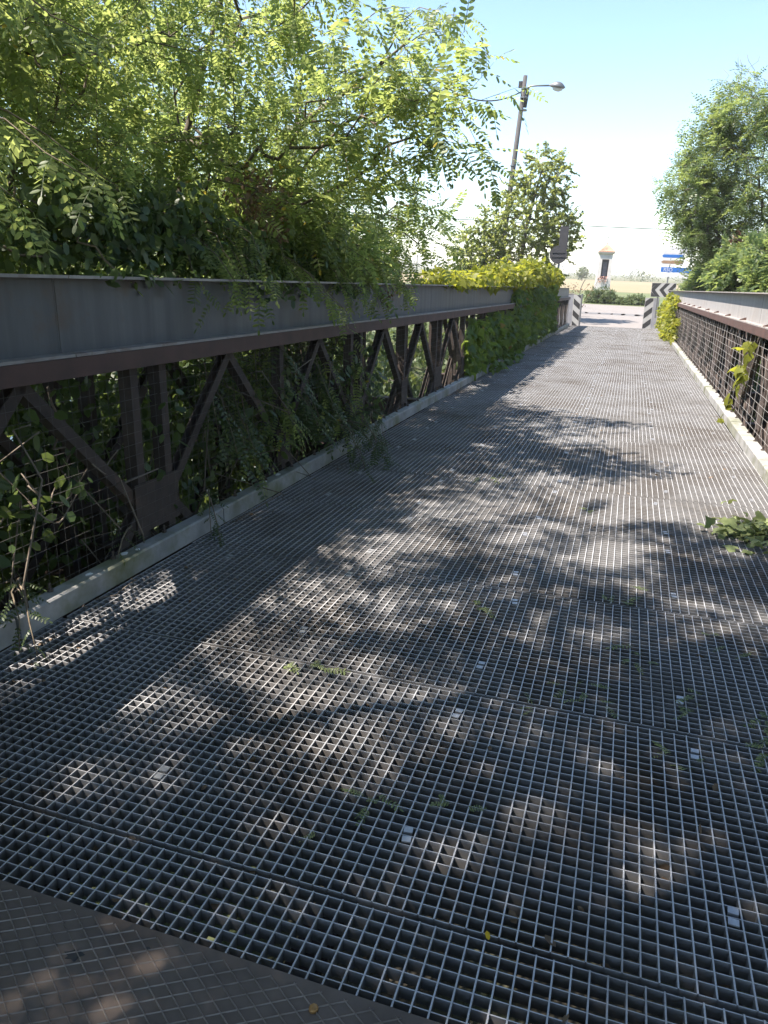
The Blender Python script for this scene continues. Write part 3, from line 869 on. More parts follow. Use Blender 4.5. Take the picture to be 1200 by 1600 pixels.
# thin field pole on the far left
p = w_ground(650, 437, ZG); p = w_at(650, 437, 70); 
fp = wthing('field_pole', 'thin grey pole standing in the field beyond the left girder', 'pole', (p.x, 70, ZG))
m = MB(); m.tube([(0, 0, 0), (0.02, 0, 2.9)], .05, 8); m.build('pole', 'lamp_grey', fp); m = MB(); m.tube([(0.02, 0, 2.9), (.02, 0, 2.98)], [.065, .03], 8); m.build('cap', 'lamp_grey', fp)

# ------------------------------------------------------------------ wayside shrine
ps = w_ground(938, 469, ZG); YS = ps.y
sc_ = YS * 1.0
st = w_at(949, 398, YS); wl = w_at(935.5, 400, YS).x; wr = w_at(960.5, 400, YS).x
sw = (wr - wl) * .44
sh = wthing('wayside_shrine', 'white wayside shrine with a red tiled pyramid roof and dark niche', 'shrine', (ps.x + .0, YS, ZG - .05), rotz=math.radians(6))
hz = w_at(949, 398, YS).z - ZG + .05
def sq(h0, w0, h1, w1, mb):
    v = [(-w0, -w0, h0), (w0, -w0, h0), (w0, w0, h0), (-w0, w0, h0), (-w1, -w1, h1), (w1, -w1, h1), (w1, w1, h1), (-w1, w1, h1)]
    mb.add(v, [(0, 3, 2, 1), (4, 5, 6, 7), (0, 1, 5, 4), (1, 2, 6, 5), (2, 3, 7, 6), (3, 0, 4, 7)]); return mb
nb, nt_ = hz * .47, hz * .90
wA, wB = sw * 1.12, sw * .92
wat = lambda h_: wA + (wB - wA) * h_ / hz
mb = MB(); sq(0, wA, nb, wat(nb), mb)
nw = sw * .50                 # niche half width: build the shaft round it
for s_ in (-1, 1):
    x_in, x_o0, x_o1 = s_ * nw, s_ * wat(nb), s_ * wat(nt_)
    v = [(x_in, -wat(nb), nb), (x_o0, -wat(nb), nb), (x_o0, wat(nb), nb), (x_in, wat(nb), nb), (x_in, -wat(nt_), nt_), (x_o1, -wat(nt_), nt_), (x_o1, wat(nt_), nt_), (x_in, wat(nt_), nt_)]
    mb.add(v, [(0, 1, 5, 4), (1, 2, 6, 5), (2, 3, 7, 6), (3, 0, 4, 7), (4, 5, 6, 7)])
mb.box((-nw, wat(nt_) * .2, nb), (nw, wat(nt_) * .95, nt_))
sq(nt_, wat(nt_), hz, wB, mb)
mb.build('shaft', 'plaster', sh)
mb = MB(); mb.box((-nw + .01, -wat(nb) * .2, nb + .01), (nw - .01, wat(nt_) * .19, nt_ - .01)); ni = mb.build('niche', 'niche_dark', sh)
mb = MB(); mb.box((-nw * .55, -wat(nb) * .26, nb + .25), (nw * .55, -wat(nb) * .205, nt_ - .22)); mb.build('icon', 'icon_blue', ni)
mb = MB(); sq(hz, wB * 1.02, hz + .07, wB * 1.22, mb); sq(hz + .07, wB * 1.22, hz + .17, wB * 1.3, mb); mb.build('cornice', 'plaster', sh)
mb = MB(); e = wB * 1.27; rh = .62; z0 = hz + .17
ringp = [(1.0, 0), (.98, .07), (.55, .26), (.22, .48), (.06, rh)]
for (r0_, a0), (r1_, a1) in zip(ringp[:-1], ringp[1:]): sq(z0 + a0, e * r0_, z0 + a1, e * r1_, mb)
rf = mb.build('roof', 'terracotta', sh)
for row in range(5):
    for q in range(9):
        t_ = row / 5; w = e * (1 - t_ * .8); x = -w + (q + .5) * 2 * w / 9; zz = z0 + .06 + row * .085
        mbt = MB(); mbt.tube([(x, -w * 1.0 - .01, zz), (x * .84, -w * .80 - .01, zz + .085)], .035, 5); mbt.build('roof_tile', 'terracotta', rf)
mb = MB(); cz = z0 + rh
mb.tube([(0, 0, cz - .02), (0, 0, cz + .62)], .018, 6); mb.tube([(-.17, 0, cz + .45), (.17, 0, cz + .45)], .018, 6); mb.tube([(-.05, 0, cz + .02), (.05, 0, cz + .02)], .03, 6)
mb.build('cross', 'iron', sh)
rf_ = np.random.default_rng(3)
fl = wthing('flower_bunch', 'small faded flowers on the ledge of the shrine niche', 'flowers', (ps.x, YS, ZG))
Pf = np.stack([rf_.uniform(-.34, .34, 90), rf_.uniform(-.18, .02, 90) - wat(nb) - .02, rf_.uniform(-.28, .24, 90) + nb - .05], 1)
put_leaves(fl, Pf, frames(rf_.normal(size=(90, 3)), rf_.normal(size=(90, 3))), rf_.uniform(.06, .13, 90), 'oval', 'flower_pink', rf_, 0, 'petals')

# ------------------------------------------------------------------ direction signs on the right
YD = 46.0
q = w_at(1040, 430, YD)
sgn = wthing('direction_sign', 'cluster of blue, brown and white direction signs half hidden by the right tree', 'road sign', (q.x + .1, YD, ZG))
def sp(px, py):
    w = w_at(px, py, YD); return (w.x - sgn.location.x, w.z - ZG)
for dx in (0.05, 1.1):
    m = MB(); m.tube([(dx, .05, -.05), (dx, .05, sp(1040, 384)[1])], .04, 8); m.build('post', 'lamp_grey', sgn)
def board(nm, pts, mt, dy=0.0):
    m = MB(); m.prism(pts, lambda u, v: (u, -.03 - dy, v), lambda u, v: (u, -.005 - dy, v)); return m.build(nm, mt, sgn)
x0, z1 = sp(1038, 386); _, z0_ = sp(1038, 396); board('white_panel', [(x0, z0_), (x0 + 1.5, z0_), (x0 + 1.5, z1), (x0, z1)], 'sign_white')
def arrow(px0, px1, py0, py1, mt, nm):
    xa, zt = sp(px0, py0); xb, zb = sp(px1, py1); zm = (zt + zb) / 2
    b_ = board(nm, [(xa, zm), (xb, zb), (xb + 1.15, zb), (xb + 1.15, zt), (xb, zt)], 'sign_white')
    k = .05
    m = MB(); m.prism([(xa + .2, zm), (xb + .05, zb + k), (xb + 1.1, zb + k), (xb + 1.1, zt - k), (xb + .05, zt - k)], lambda u, v: (u, -.036, v), lambda u, v: (u, -.031, v)); m.build('arrow_face', mt, b_)
arrow(1029.5, 1035, 395.5, 403.5, 'sign_blue', 'arrow_board'); arrow(1027.5, 1034, 405, 413, 'sign_brown', 'arrow_board')
xa, zt = sp(1033, 417); _, zb = sp(1033, 425)
bl = board('blue_panel', [(xa, zb), (xa + 1.6, zb), (xa + 1.6, zt), (xa, zt)], 'sign_blue')
_, zb2 = sp(1032, 432); board('white_panel', [(xa - .03, zb2), (xa + 1.6, zb2), (xa + 1.6, zb - .02), (xa - .03, zb - .02)], 'sign_white')
fc = bpy.data.curves.new('lettering', 'FONT'); fc.body = 'RSO'; fc.size = (zt - zb) * .95; fc.extrude = .002
fo = bpy.data.objects.new('lettering_curve', fc); COL.objects.link(fo)
bpy.context.view_layer.update()
tm = bpy.data.meshes.new_from_object(fo.evaluated_get(bpy.context.evaluated_depsgraph_get()))
bpy.data.objects.remove(fo); tm.materials.clear(); tm.materials.append(MATS['sign_white'])
fo = link('lettering', tm, bl)
fo.location = (xa + .14, -.034, zb + (zt - zb) * .17); fo.rotation_euler = (math.pi / 2, 0, 0)

# ================================================================== VEGETATION
def rg(k): return np.random.default_rng(k)
# --- locust trees on the left bank
t = thing('locust_tree', 'nearest locust tree over the left end of the girder, with feathery leaves', 'tree', (0, 0, 0), 'locust trees on the left bank')
tree(t, [(-3.9, 2.3, -1.9), (-3.8, 2.5, -.4), (-3.7, 2.7, 1.0), (-3.6, 3.0, 2.2), (-3.4, 3.5, 3.6), (-3.1, 4.0, 4.8)],
     [((-3.4, 3.2, 2.1), (.85, 1.1, .8), 2.6), ((-3.9, 2.3, 2.3), (.9, .9, 1.0), 1.0), ((-3.3, 3.9, 3.2), (1.0, 1.2, .9), 1.2)],
     620, rg(1), singles=300, r_trunk=.055, r0=.0026)
t = thing('locust_tree', 'locust tree with a long feathery branch reaching over the deck', 'tree', (0, 0, 0), 'locust trees on the left bank')
tree(t, [(-3.7, 5.0, -2.6), (-3.6, 5.1, -.6), (-3.5, 5.2, 1.0), (-3.4, 5.4, 2.4), (-3.2, 5.8, 3.6), (-2.8, 6.1, 5.0)],
     [((-3.1, 5.3, 1.95), (.75, 1.3, .6), 1.7), ((-3.0, 5.9, 2.8), (.8, 1.0, .8), 1.1), ((-2.6, 6.0, 1.72), (.35, 1.0, .3), 1.1), ((-1.9, 5.6, 2.5), (.55, .6, .45), .75), ((-1.4, 5.3, 2.45), (.3, .4, .22), .25),
      ((-2.9, 6.1, 3.7), (.7, .8, .4), .5)],
     380, rg(2), singles=300, r_trunk=.045, r0=.0026, leaf_len=.27)
t = thing('locust_tree', 'locust tree behind the middle of the left girder, in front of open sky', 'tree', (0, 0, 0), 'locust trees on the left bank')
tree(t, [(-4.6, 8.6, -2.9), (-4.5, 8.6, -.6), (-4.2, 8.5, 1.3), (-3.9, 8.4, 2.6), (-3.6, 8.2, 4.0)],
     [((-3.7, 8.0, 2.0), (.9, 1.5, .8), 1.8), ((-3.8, 8.2, 3.2), (.7, .9, .8), .6), ((-2.7, 7.8, 1.75), (.4, .9, .35), 1.0), (tuple(on_y(650, 345, 7.8)), (.35, .5, .25), .35), ((-4.8, 8.0, 4.2), (1.0, 1.2, .9), .5)],
     300, rg(3), leaf='pinnate', leaf_len=.25, per=6, singles=150, r_trunk=.05, r0=.003)
for k, (lab, base, ells, na) in enumerate([
    ('broad locust tree filling the view behind the nearest locust', (-6.6, 5.6, -2.7), [((-6.4, 5.8, 2.2), (1.6, 2.4, 1.8), 2), ((-6.4, 6.8, 3.8), (1.7, 1.8, .9), .8)], 640),
    ('tall locust tree farther back on the left bank', (-7.6, 10.5, -3.0), [((-7.4, 10.6, 2.2), (1.8, 2.4, 1.8), 2), ((-7.8, 10.4, 4.2), (1.5, 1.8, 1.2), .7)], 470),
    ('farthest locust tree on the left, behind the others', (-8.5, 16.5, -3.0), [((-8.6, 16.5, 2.4), (2.0, 2.4, 2.2), 2), ((-9.4, 16.2, 4.6), (1.6, 1.9, 1.4), .6)], 430)]):
    t = thing('locust_tree', lab, 'tree', (0, 0, 0), 'locust trees on the left bank')
    b = np.array(base); c = np.array(ells[0][0])
    tree(t, [b, b + (c - b) * .3 + [.1, 0, 0], b + (c - b) * .6, b + (c - b) * .9, np.array(ells[1][0])], ells, na, rg(10 + k), leaf='pinnate_far', per=8, leaf_len=.27, twig=.5, r_trunk=.07, r0=.003)
# the canopy that closes over the near end of the bridge, above the picture; it throws the dappled shade; right and rear trees added to block sky light
for k, (lab, base, ells, na, sd) in enumerate([
    ('big locust tree whose crown arches over the near end of the bridge from the left', (-4.6, 1.0, -1.4), [((-1.8, 1.5, 4.7), (1.5, 1.7, .8), 2.2), ((-3.0, -.9, 4.4), (1.6, 1.7, 1.1), 2.0), ((-1.3, -.3, 4.9), (1.6, 1.8, .8), 2.0), ((-.6, .9, 5.6), (1.7, 1.8, .7), 1.2)], 290, 21),
    ('unseen locust tree added on the right bank beside the camera to block sky light', (4.4, 1.6, -1.4), [((3.6, 2.6, 4.2), (1.4, 2.8, 1.9), 2), ((3.4, 0.0, 2.8), (1.1, 2.4, 1.9), 1.8), ((2.2, 1.0, 6.2), (1.9, 2.4, 1.0), 1.3), ((3.6, 6.0, 3.0), (1.2, 2.0, 2.0), 1.3)], 480, 22),
    ('unseen locust tree added behind the camera to cut sky light on the bridge', (-3.6, -4.2, -.1), [((-1.5, -3.4, 4.2), (2.6, 1.8, 1.8), 2), ((2.0, -3.2, 4.0), (2.4, 2.0, 2.2), 1.8), ((-3.4, -2.0, 4.0), (1.6, 2.0, 1.6), 1.2)], 420, 23)]):
    t = thing('locust_tree', lab, 'tree', (0, 0, 0), 'locust trees arching over the near end')
    b = np.array(base); c = np.array(ells[0][0]); c2 = np.array(ells[1][0])
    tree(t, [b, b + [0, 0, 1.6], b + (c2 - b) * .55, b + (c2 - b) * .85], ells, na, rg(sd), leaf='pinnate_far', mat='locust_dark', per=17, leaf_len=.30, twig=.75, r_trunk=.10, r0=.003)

# --- foliage sprays that hang from the trees and climbers near the left girder
def spray(root, path, n, rng, kind='pinnate', mat='locust_leaf', size=.2, droop=.5, r=.004, stem='twig', singles=0, spread=1.0, name='foliage'):
    path = [np.array(p, float) for p in path]
    stems(root, [path], [r * (1.6 - 1.2 * i / (len(path) - 1)) for i in range(len(path))], stem, 'branch')
    seg = np.array([np.linalg.norm(b - a) for a, b in zip(path[:-1], path[1:])]); cum = np.concatenate([[0], np.cumsum(seg)])
    tt = np.linspace(.08, 1, n) * cum[-1]
    P = np.stack([np.interp(tt, cum, [p[i] for p in path]) for i in range(3)], 1)
    D = np.gradient(P, axis=0); D /= np.linalg.norm(D, axis=1, keepdims=True) + 1e-9
    side = np.cross(D, np.array([[0, 0, 1.0]])) * np.where(np.arange(n) % 2, 1, -1)[:, None] * spread
    L = side + D * .7 + np.array([0, 0, -droop]) * rng.uniform(.4, 1.3, n)[:, None] + rng.normal(size=(n, 3)) * .25
    put_leaves(root, P, frames(L, np.array([0, 0, 1.0]) + rng.normal(size=(n, 3)) * .25), size * rng.uniform(.75, 1.15, n), kind, mat, rng, singles, name)

t = thing('locust_limb', 'slanting thin limb against the sky in the upper left foliage', 'branch')
pl = [on_y(px, py, 7.4) for px, py in ((430, 220), (500, 172), (545, 140), (590, 105), (625, 75), (650, 50))]
stems(t, [pl], [.028, .024, .02, .015, .011, .006], 'bark', 'limb', 6)
stems(t, [[pl[3], on_y(612, 70, 7.2), on_y(632, 20, 7.1)], [pl[2], on_y(600, 128, 7.3), on_y(640, 120, 7.2)], [pl[1], on_y(505, 110, 7.5), on_y(525, 40, 7.6)]], [.012, .008, .004], 'bark', 'limb', 5)
for k, (px, py) in enumerate([(690, 15), (735, 25), (700, 50), (650, 150), (640, 12), (580, 30)]):
    e_ = on_y(px, py, 6.9 + .1 * (k % 3)); s0 = on_y(px - 75, py + 25, 7.2)
    spray(t, wander(s0, e_, rg(170 + k), 6, .05, -.1), 11, rg(180 + k), size=.28, singles=11)
t = thing('hanging_branch', 'sunlit yellow-green branch hanging over the left beam', 'branch')
for k, (a, b) in enumerate([((-2.9, 4.9, 1.75), (-1.95, 5.15, 1.08)), ((-2.7, 5.0, 1.6), (-1.9, 5.0, 1.2)), ((-2.8, 4.7, 1.7), (-2.05, 5.4, 1.18))]):
    spray(t, wander(a, b, rg(30 + k), 7, .05, -.12), 15, rg(33 + k), singles=12, size=.17)
t = thing('hanging_branch', 'green twigs spilling over the top edge of the left beam', 'branch')
r_ = rg(36)
for k in range(20):
    y = r_.uniform(3.2, 7.6); spray(t, wander((-2.85, y + .1, 1.75), (r_.uniform(-2.2, -2.02), y + r_.uniform(-.2, .2), r_.uniform(1.22, 1.44)), rg(600 + k), 6, .06, -.16), 12, rg(630 + k), singles=9, size=.19)
t = thing('hanging_branch', 'dark green feathery branches hanging through the left truss', 'branch')
r_ = rg(40)
for k in range(26):
    y = r_.uniform(3.9, 6.3); z = r_.uniform(.55, .95)
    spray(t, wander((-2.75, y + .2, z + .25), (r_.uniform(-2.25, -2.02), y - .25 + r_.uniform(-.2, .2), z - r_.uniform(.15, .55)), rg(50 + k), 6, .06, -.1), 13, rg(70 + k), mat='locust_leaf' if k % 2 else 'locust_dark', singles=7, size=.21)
t = thing('hanging_branch', 'leafy twigs spilling over the left kerb onto the grating', 'branch')
for k in range(9):
    y = r_.uniform(5.2, 6.3)
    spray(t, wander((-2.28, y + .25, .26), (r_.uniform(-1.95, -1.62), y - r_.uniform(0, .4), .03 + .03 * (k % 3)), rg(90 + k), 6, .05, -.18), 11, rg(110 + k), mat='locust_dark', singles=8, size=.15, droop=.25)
t = thing('hanging_branch', 'leaf twigs growing over the left kerb close to the camera', 'branch')
for k, (px, py) in enumerate([(330, 835), (345, 845), (180, 905), (30, 1020), (60, 1030)]):
    e_ = on_z(px, py, .02)
    spray(t, wander((-2.27, e_.y + .25, .2), e_, rg(130 + k), 5, .05, -.25), 8, rg(140 + k), mat='locust_dark', singles=8, size=.10, droop=.2)
t = thing('hanging_branch', 'big dark leaves closest to the camera at the left edge of the picture', 'branch')
for k, (a, b) in enumerate([((-2.9, 2.2, 2.05), (-1.85, 2.35, 1.72)), ((-2.8, 2.0, 1.9), (-1.95, 2.15, 1.60)), ((-2.9, 2.5, 2.1), (-2.05, 2.75, 1.75)), ((-2.9, 2.4, 2.5), (-1.9, 2.5, 2.2))]):
    spray(t, wander(a, b, rg(150 + k), 7, .05, -.1), 14, rg(155 + k), singles=14, size=.24, mat='locust_leaf')

def blob_points(ells, n, rng, shell=.55):
    P = sample_ell(ells, n, rng, shell)
    c = np.array([e[0] for e in ells]); rr = np.array([e[1] for e in ells])
    d = np.linalg.norm((P[:, None] - c[None]) / rr[None], axis=2); j = np.argmin(d, 1)
    N = (P - c[j]) / rr[j] ** 2; N /= np.linalg.norm(N, axis=1, keepdims=True) + 1e-9
    return P, N
def climber(name, label, cat, ells, n, mat, size, seed, kind='vine', singles=0, shell=.55, stem_n=10, stem='twig', root_z=None, droop=.6, keep=None, group=None, bridge=True):
    r = rg(seed); t = thing(name, label, cat, (0, 0, 0), group, bridge)
    P, N = blob_points(ells, n, r, shell)
    if keep is not None: k = keep(P); P, N = P[k], N[k]
    leaf_slab(t, P, N, kind, mat, size, r, droop, singles)
    paths = []
    for q in range(stem_n):
        p = P[r.integers(len(P))]; near = np.where(np.linalg.norm(P - p, axis=1) < 1.1)[0]; p2 = P[near[r.integers(len(near))]]
        c_in = np.array([0.06 if p[0] < 0 else -.06, 0, 0])
        paths.append(wander(p - c_in, p2 - c_in, r, 8, .12))
    stems(t, paths, .006, stem, 'stem')
    return t
climber('climbing_ivy', 'dark leathery climber heaped on the near left beam', 'climber',
        [((-2.55, 3.3, 1.60), (.22, .9, .26)), ((-2.55, 4.5, 1.58), (.22, .8, .24)), ((-2.55, 3.9, 1.75), (.2, .6, .2)), ((-2.6, 5.6, 1.55), (.2, .7, .2)), ((-2.24, 4.7, 1.37), (.07, .5, .10)), ((-2.24, 6.0, 1.38), (.07, .5, .08)), ((-2.24, 3.2, 1.41), (.06, .5, .05))], 4000, 'ivy_leaf', .062, 201, 'oval', 200, .2, 14)
climber('dry_climber', 'brown withered seed heads on the left beam among the leaves', 'climber', [((-2.55, 5.0, 1.95), (.2, .45, .22)), ((-2.5, 5.0, 1.75), (.15, .3, .15))], 420, 'dry_leaf', .045, 202, 'oval', 0, .1, 12, 'dead_stem')
climber('dry_climber', 'small dark withered twig dangling from the left beam past the sunlit branch', 'climber', [((-2.2, 6.9, 1.27), (.05, .12, .13))], 60, 'dry_leaf', .04, 203, 'oval', 0, .1, 5, 'dead_stem')
climber('truss_ivy', 'dark ivy and tangled stems inside the near left truss', 'climber',
        [((-2.75, 1.9, .35), (.30, .8, .65)), ((-2.8, 3.0, .5), (.35, .7, .6)), ((-2.75, 4.2, .4), (.3, .7, .6)), ((-2.4, 3.25, .75), (.1, .15, .3)), ((-2.35, 2.6, .95), (.08, .5, .1)), ((-2.35, 3.4, .25), (.1, .5, .1)), ((-3.1, 2.4, .3), (.3, 1.4, .9)), ((-3.2, 4.2, .3), (.3, 1.2, .9)), ((-2.27, 3.3, .55), (.06, .22, .4)), ((-2.26, 2.2, .55), (.05, .5, .4))], 6600, 'ivy_leaf', .075, 204, 'oval', 200, .15, 22, 'dead_stem', -.5)
climber('truss_ivy', 'leafy climber filling the left truss behind the hanging branches', 'climber',
        [((-2.75, 5.4, .4), (.3, .8, .6)), ((-2.7, 6.5, .45), (.3, .7, .55)), ((-2.35, 6.9, .5), (.12, .35, .4)), ((-3.1, 6.2, .3), (.3, 1.4, .9)), ((-2.26, 4.7, .5), (.05, .5, .4)), ((-2.26, 6.0, .55), (.05, .5, .35))], 5600, 'ivy_leaf', .075, 205, 'oval', 150, .15, 20, 'dead_stem', -.5)
t = thing('dead_vine', 'bare curled stems looping through the near left truss', 'dead vine')
r_ = rg(206); paths = []
for k in range(12):
    y = r_.uniform(1.5, 4.4); paths.append(wander((-2.5, y, -.3), (-2.3 + r_.normal() * .08, y + r_.normal() * .5, r_.uniform(.4, 1.0)), r_, 9, .35))
for k in range(5):
    cy_, cz_ = r_.uniform(2.0, 2.9), r_.uniform(.4, .7); rr = r_.uniform(.12, .25)
    paths.append([(-2.3 + .05 * math.sin(a * 2), cy_ + rr * math.cos(a), cz_ + rr * math.sin(a) * .8) for a in np.linspace(3.2, 6.1, 10)])
stems(t, paths, .0042, 'dead_stem', 'stem')

climber('shade_thicket', 'dense dark thicket added behind the near left truss to shade it', 'thicket',  # foliage added to keep the sun out of the truss
        [((-3.75, y_, .2), (.45, .9, 1.0)) for y_ in (-.6, .8, 2.2, 3.6, 5.0, 6.4, 7.8)], 1500, 'thicket_leaf', .32, 207, 'spray', 0, .1, 20, 'twig', -1.5)
def slabs(y0, y1, step, f): return [f(y) for y in np.arange(y0, y1, step)]
def topz(y): return float(np.interp(y, [9, 11, 13, 17, 20, 24, 28, 30], [1.45, 1.54, 1.66, 1.84, 1.98, 1.92, 1.74, 1.55])) + .09 * math.sin(y * 2.1) * math.sin(y * .83)
rl = np.random.default_rng(77)
LUMPS = [((-2.18 + rl.uniform(-.06, .04), y_, rl.uniform(.15, 1.45)), (rl.uniform(.08, .14), rl.uniform(.2, .5), rl.uniform(.12, .28))) for y_ in rl.uniform(11.5, 23.6, 24)]
LUMPS = [(c_, r_2) for c_, r_2 in LUMPS if c_[1] > 16.5 or c_[2] < .75]
LUMPS2 = [((-2.46 + rl.uniform(-.2, .1), y_, topz(y_) + rl.uniform(-.16, .02)), (rl.uniform(.10, .22), rl.uniform(.2, .45), rl.uniform(.08, .2))) for y_ in rl.uniform(10.5, 24.8, 28)]
climber('wild_vine', 'bright yellow-green vine mounded along the far left beam top', 'vine',
        slabs(9.8, 25.0, .55, lambda y: ((-2.42, y, (1.40 + topz(y)) / 2), (.34, .5, max(.08, (topz(y) - 1.40) / 2 + .05)))) + LUMPS2, 7000, 'vine_yellow', .105, 210, 'vine', 300, .6, 30, 'stem_green', 1.3)
climber('wild_vine', 'broad-leaved green vine curtain hanging inside the far left truss', 'vine',
        slabs(11.2, 15.0, .5, lambda y: ((-2.24, y, .52), (.10, .45, .44))) + slabs(15.6, 24.0, .5, lambda y: ((-2.26, y, .73), (.10, .45, .73)))
        + [((-2.06, 12.6, .10), (.14, .5, .08)), ((-2.04, 14.2, .11), (.14, .6, .10))] + LUMPS, 5200, 'vine_leaf', .135, 211, 'vine', 300, .6, 30, 'stem_green', -.2)
climber('wild_vine', 'yellow-green vine climbing the far end of the right girder', 'vine',
        slabs(21.5, 29.6, .5, lambda y: ((1.17, y, .2 + .36 * min(1, (y - 21) / 4)), (.11, .45, .12 + .42 * min(1, (y - 21) / 4)))) + [((1.06, 24, .08), (.12, 1.2, .08))] + [((1.14 + rl.uniform(-.1, .1), y_, rl.uniform(.1, 1.25)), (rl.uniform(.08, .16), rl.uniform(.15, .5), rl.uniform(.08, .22))) for y_ in rl.uniform(21.0, 29.4, 22)], 3000, 'vine_yellow', .105, 212, 'vine', 150, .5, 16, 'stem_green', 0)
t = thing('wild_vine', 'single vine strand with large leaves dangling on the right wire mesh', 'vine')
pts = [on_x(px, py, 1.19) for px, py in ((1178, 534), (1168, 545), (1160, 560), (1156, 580), (1150, 595), (1142, 612), (1138, 630), (1134, 640))] + [on_x(1125, 655, 1.09)]
stems(t, [pts], .005, 'stem_green')
r_ = rg(213); tt = np.concatenate([r_.uniform(0, 3.2, 14), np.linspace(3, 7.6, 11), [8.0, 7.9]])
P = np.stack([np.interp(tt, np.arange(9), [p[i] for p in pts]) for i in range(3)], 1) + r_.normal(size=(len(tt), 3)) * [.02, .07, .05]
N = np.tile([-1.0, -.35, .25], (len(tt), 1))
put_leaves(t, P, frames(r_.normal(size=(len(tt), 3)) * .4 + [0, 0, -1], N + r_.normal(size=N.shape) * .3), r_.uniform(.10, .17, len(tt)), 'vine', 'vine_yellow', r_, 60)

# --- the small tree behind the far left vine, and the trees and bushes on the right
t = thing('leafy_tree', 'round leafy tree standing behind the far left vine by the traffic light', 'tree')
tree(t, [(-4.8, 33.2, -.8), (-4.8, 33.2, .8), (-4.7, 33.1, 2.2), (-4.5, 33.0, 4.0), (-4.1, 33.0, 5.9)],
     [((-4.6, 33.0, 3.9), (2.0, 1.9, 1.7), 2.6), ((-4.0, 33.0, 5.7), (1.2, 1.3, 1.25), 1.2), ((-6.4, 32.8, 2.5), (1.3, 1.4, 1.4), 1.9), ((-3.3, 33.0, 3.5), (1.2, 1.3, 1.3), 1.0), ((-5.0, 32.8, 1.9), (2.0, 1.5, 1.0), 1.2)],
     1000, rg(301), leaf='vine', mat='poplar_leaf', leaf_len=.112, per=23, twig=.42, r_trunk=.11, droop=.7)
t = thing('locust_tree', 'tall airy locust tree beyond the right girder', 'tree', (0, 0, 0), 'trees and bushes beyond the right girder')
tree(t, [(4.1, 24.2, -1.8), (4.1, 24.2, .5), (4.0, 24.2, 2.6), (4.0, 24.1, 4.6), (4.3, 24, 6.4)],
     [((3.5, 24, 4.5), (1.6, 2.0, 2.0), 2.2), ((4.6, 24, 6.2), (1.5, 1.7, 1.5), 1.5), ((2.35, 24, 3.5), (.85, 1.2, 1.1), 1.2), (tuple(on_y(1085, 300, 24)), (.75, 1.1, 1.1), 1.3), (tuple(on_y(1120, 235, 24)), (.8, 1.1, 1.0), 1.3), (tuple(on_y(1165, 180, 24)), (.9, 1.2, 1.0), 1.2), (tuple(on_y(1090, 365, 24)), (.5, 1.0, .6), .4), ((5.6, 23, 4.0), (1.8, 1.8, 2.6), 2.0), ((2.3, 24.5, 2.6), (.6, .9, .6), .5)],
     1050, rg(302), leaf='pinnate_far', mat='elder_leaf', leaf_len=.38, per=7, twig=.55, r_trunk=.13)
t = thing('bare_branches', 'thin bare twigs sticking up out of the right tree crown', 'branch')
r_ = rg(303); paths = []
for k in range(7):
    a = on_y(r_.uniform(1165, 1210), r_.uniform(140, 170), 24); b = on_y(r_.uniform(1130, 1200), r_.uniform(70, 135), 24); paths.append(wander(a, b, r_, 7, .18))
stems(t, paths, .006, 'twig', 'stem')
climber('red_leaf_bush', 'patch of reddish leaves inside the right tree', 'bush', [((2.55, 23.0, 2.75), (.28, .3, .28))], 220, 'red_foliage', .08, 304, 'oval', 0, .1, 6, root_z=.5)
for k, (lab, c, rd, na, mt) in enumerate([
    ('low elder bush right behind the chevron board', (2.45, 27.0, 1.65), (.8, 2.0, .75), 300, 'elder_leaf'),
    ('mid-green elder bush above the middle of the right beam', (2.75, 21.2, 1.75), (.85, 1.9, .85), 330, 'elder_leaf'),
    ('elder bush with big leaves at the right picture edge above the beam', (3.05, 16.8, 1.75), (.9, 1.9, .95), 330, 'elder_leaf'),
    ('dark tall bush in the shade of the right locust tree', (4.3, 20.0, 2.4), (1.2, 2.0, 1.6), 420, 'locust_dark')]):
    t = thing('elder_bush', lab, 'bush', (0, 0, 0), 'trees and bushes beyond the right girder')
    c = np.array(c); rd = np.array(rd)
    tree(t, [c * [1, 1, 0] + [.3, 0, -2.4], c * [1, 1, 0] + [.3, 0, -.6], c + [.1, 0, -.5]], [(c, rd, 2), (c + [.2, .8, .3], rd * .7, 1), (c + [0, -.9, .15], rd * .6, .8), (c - [0, 0, 1.2], rd * .9, 1)],
         na, rg(310 + k), leaf='spray', mat=mt, leaf_len=.30, per=9, twig=.35, r_trunk=.05)

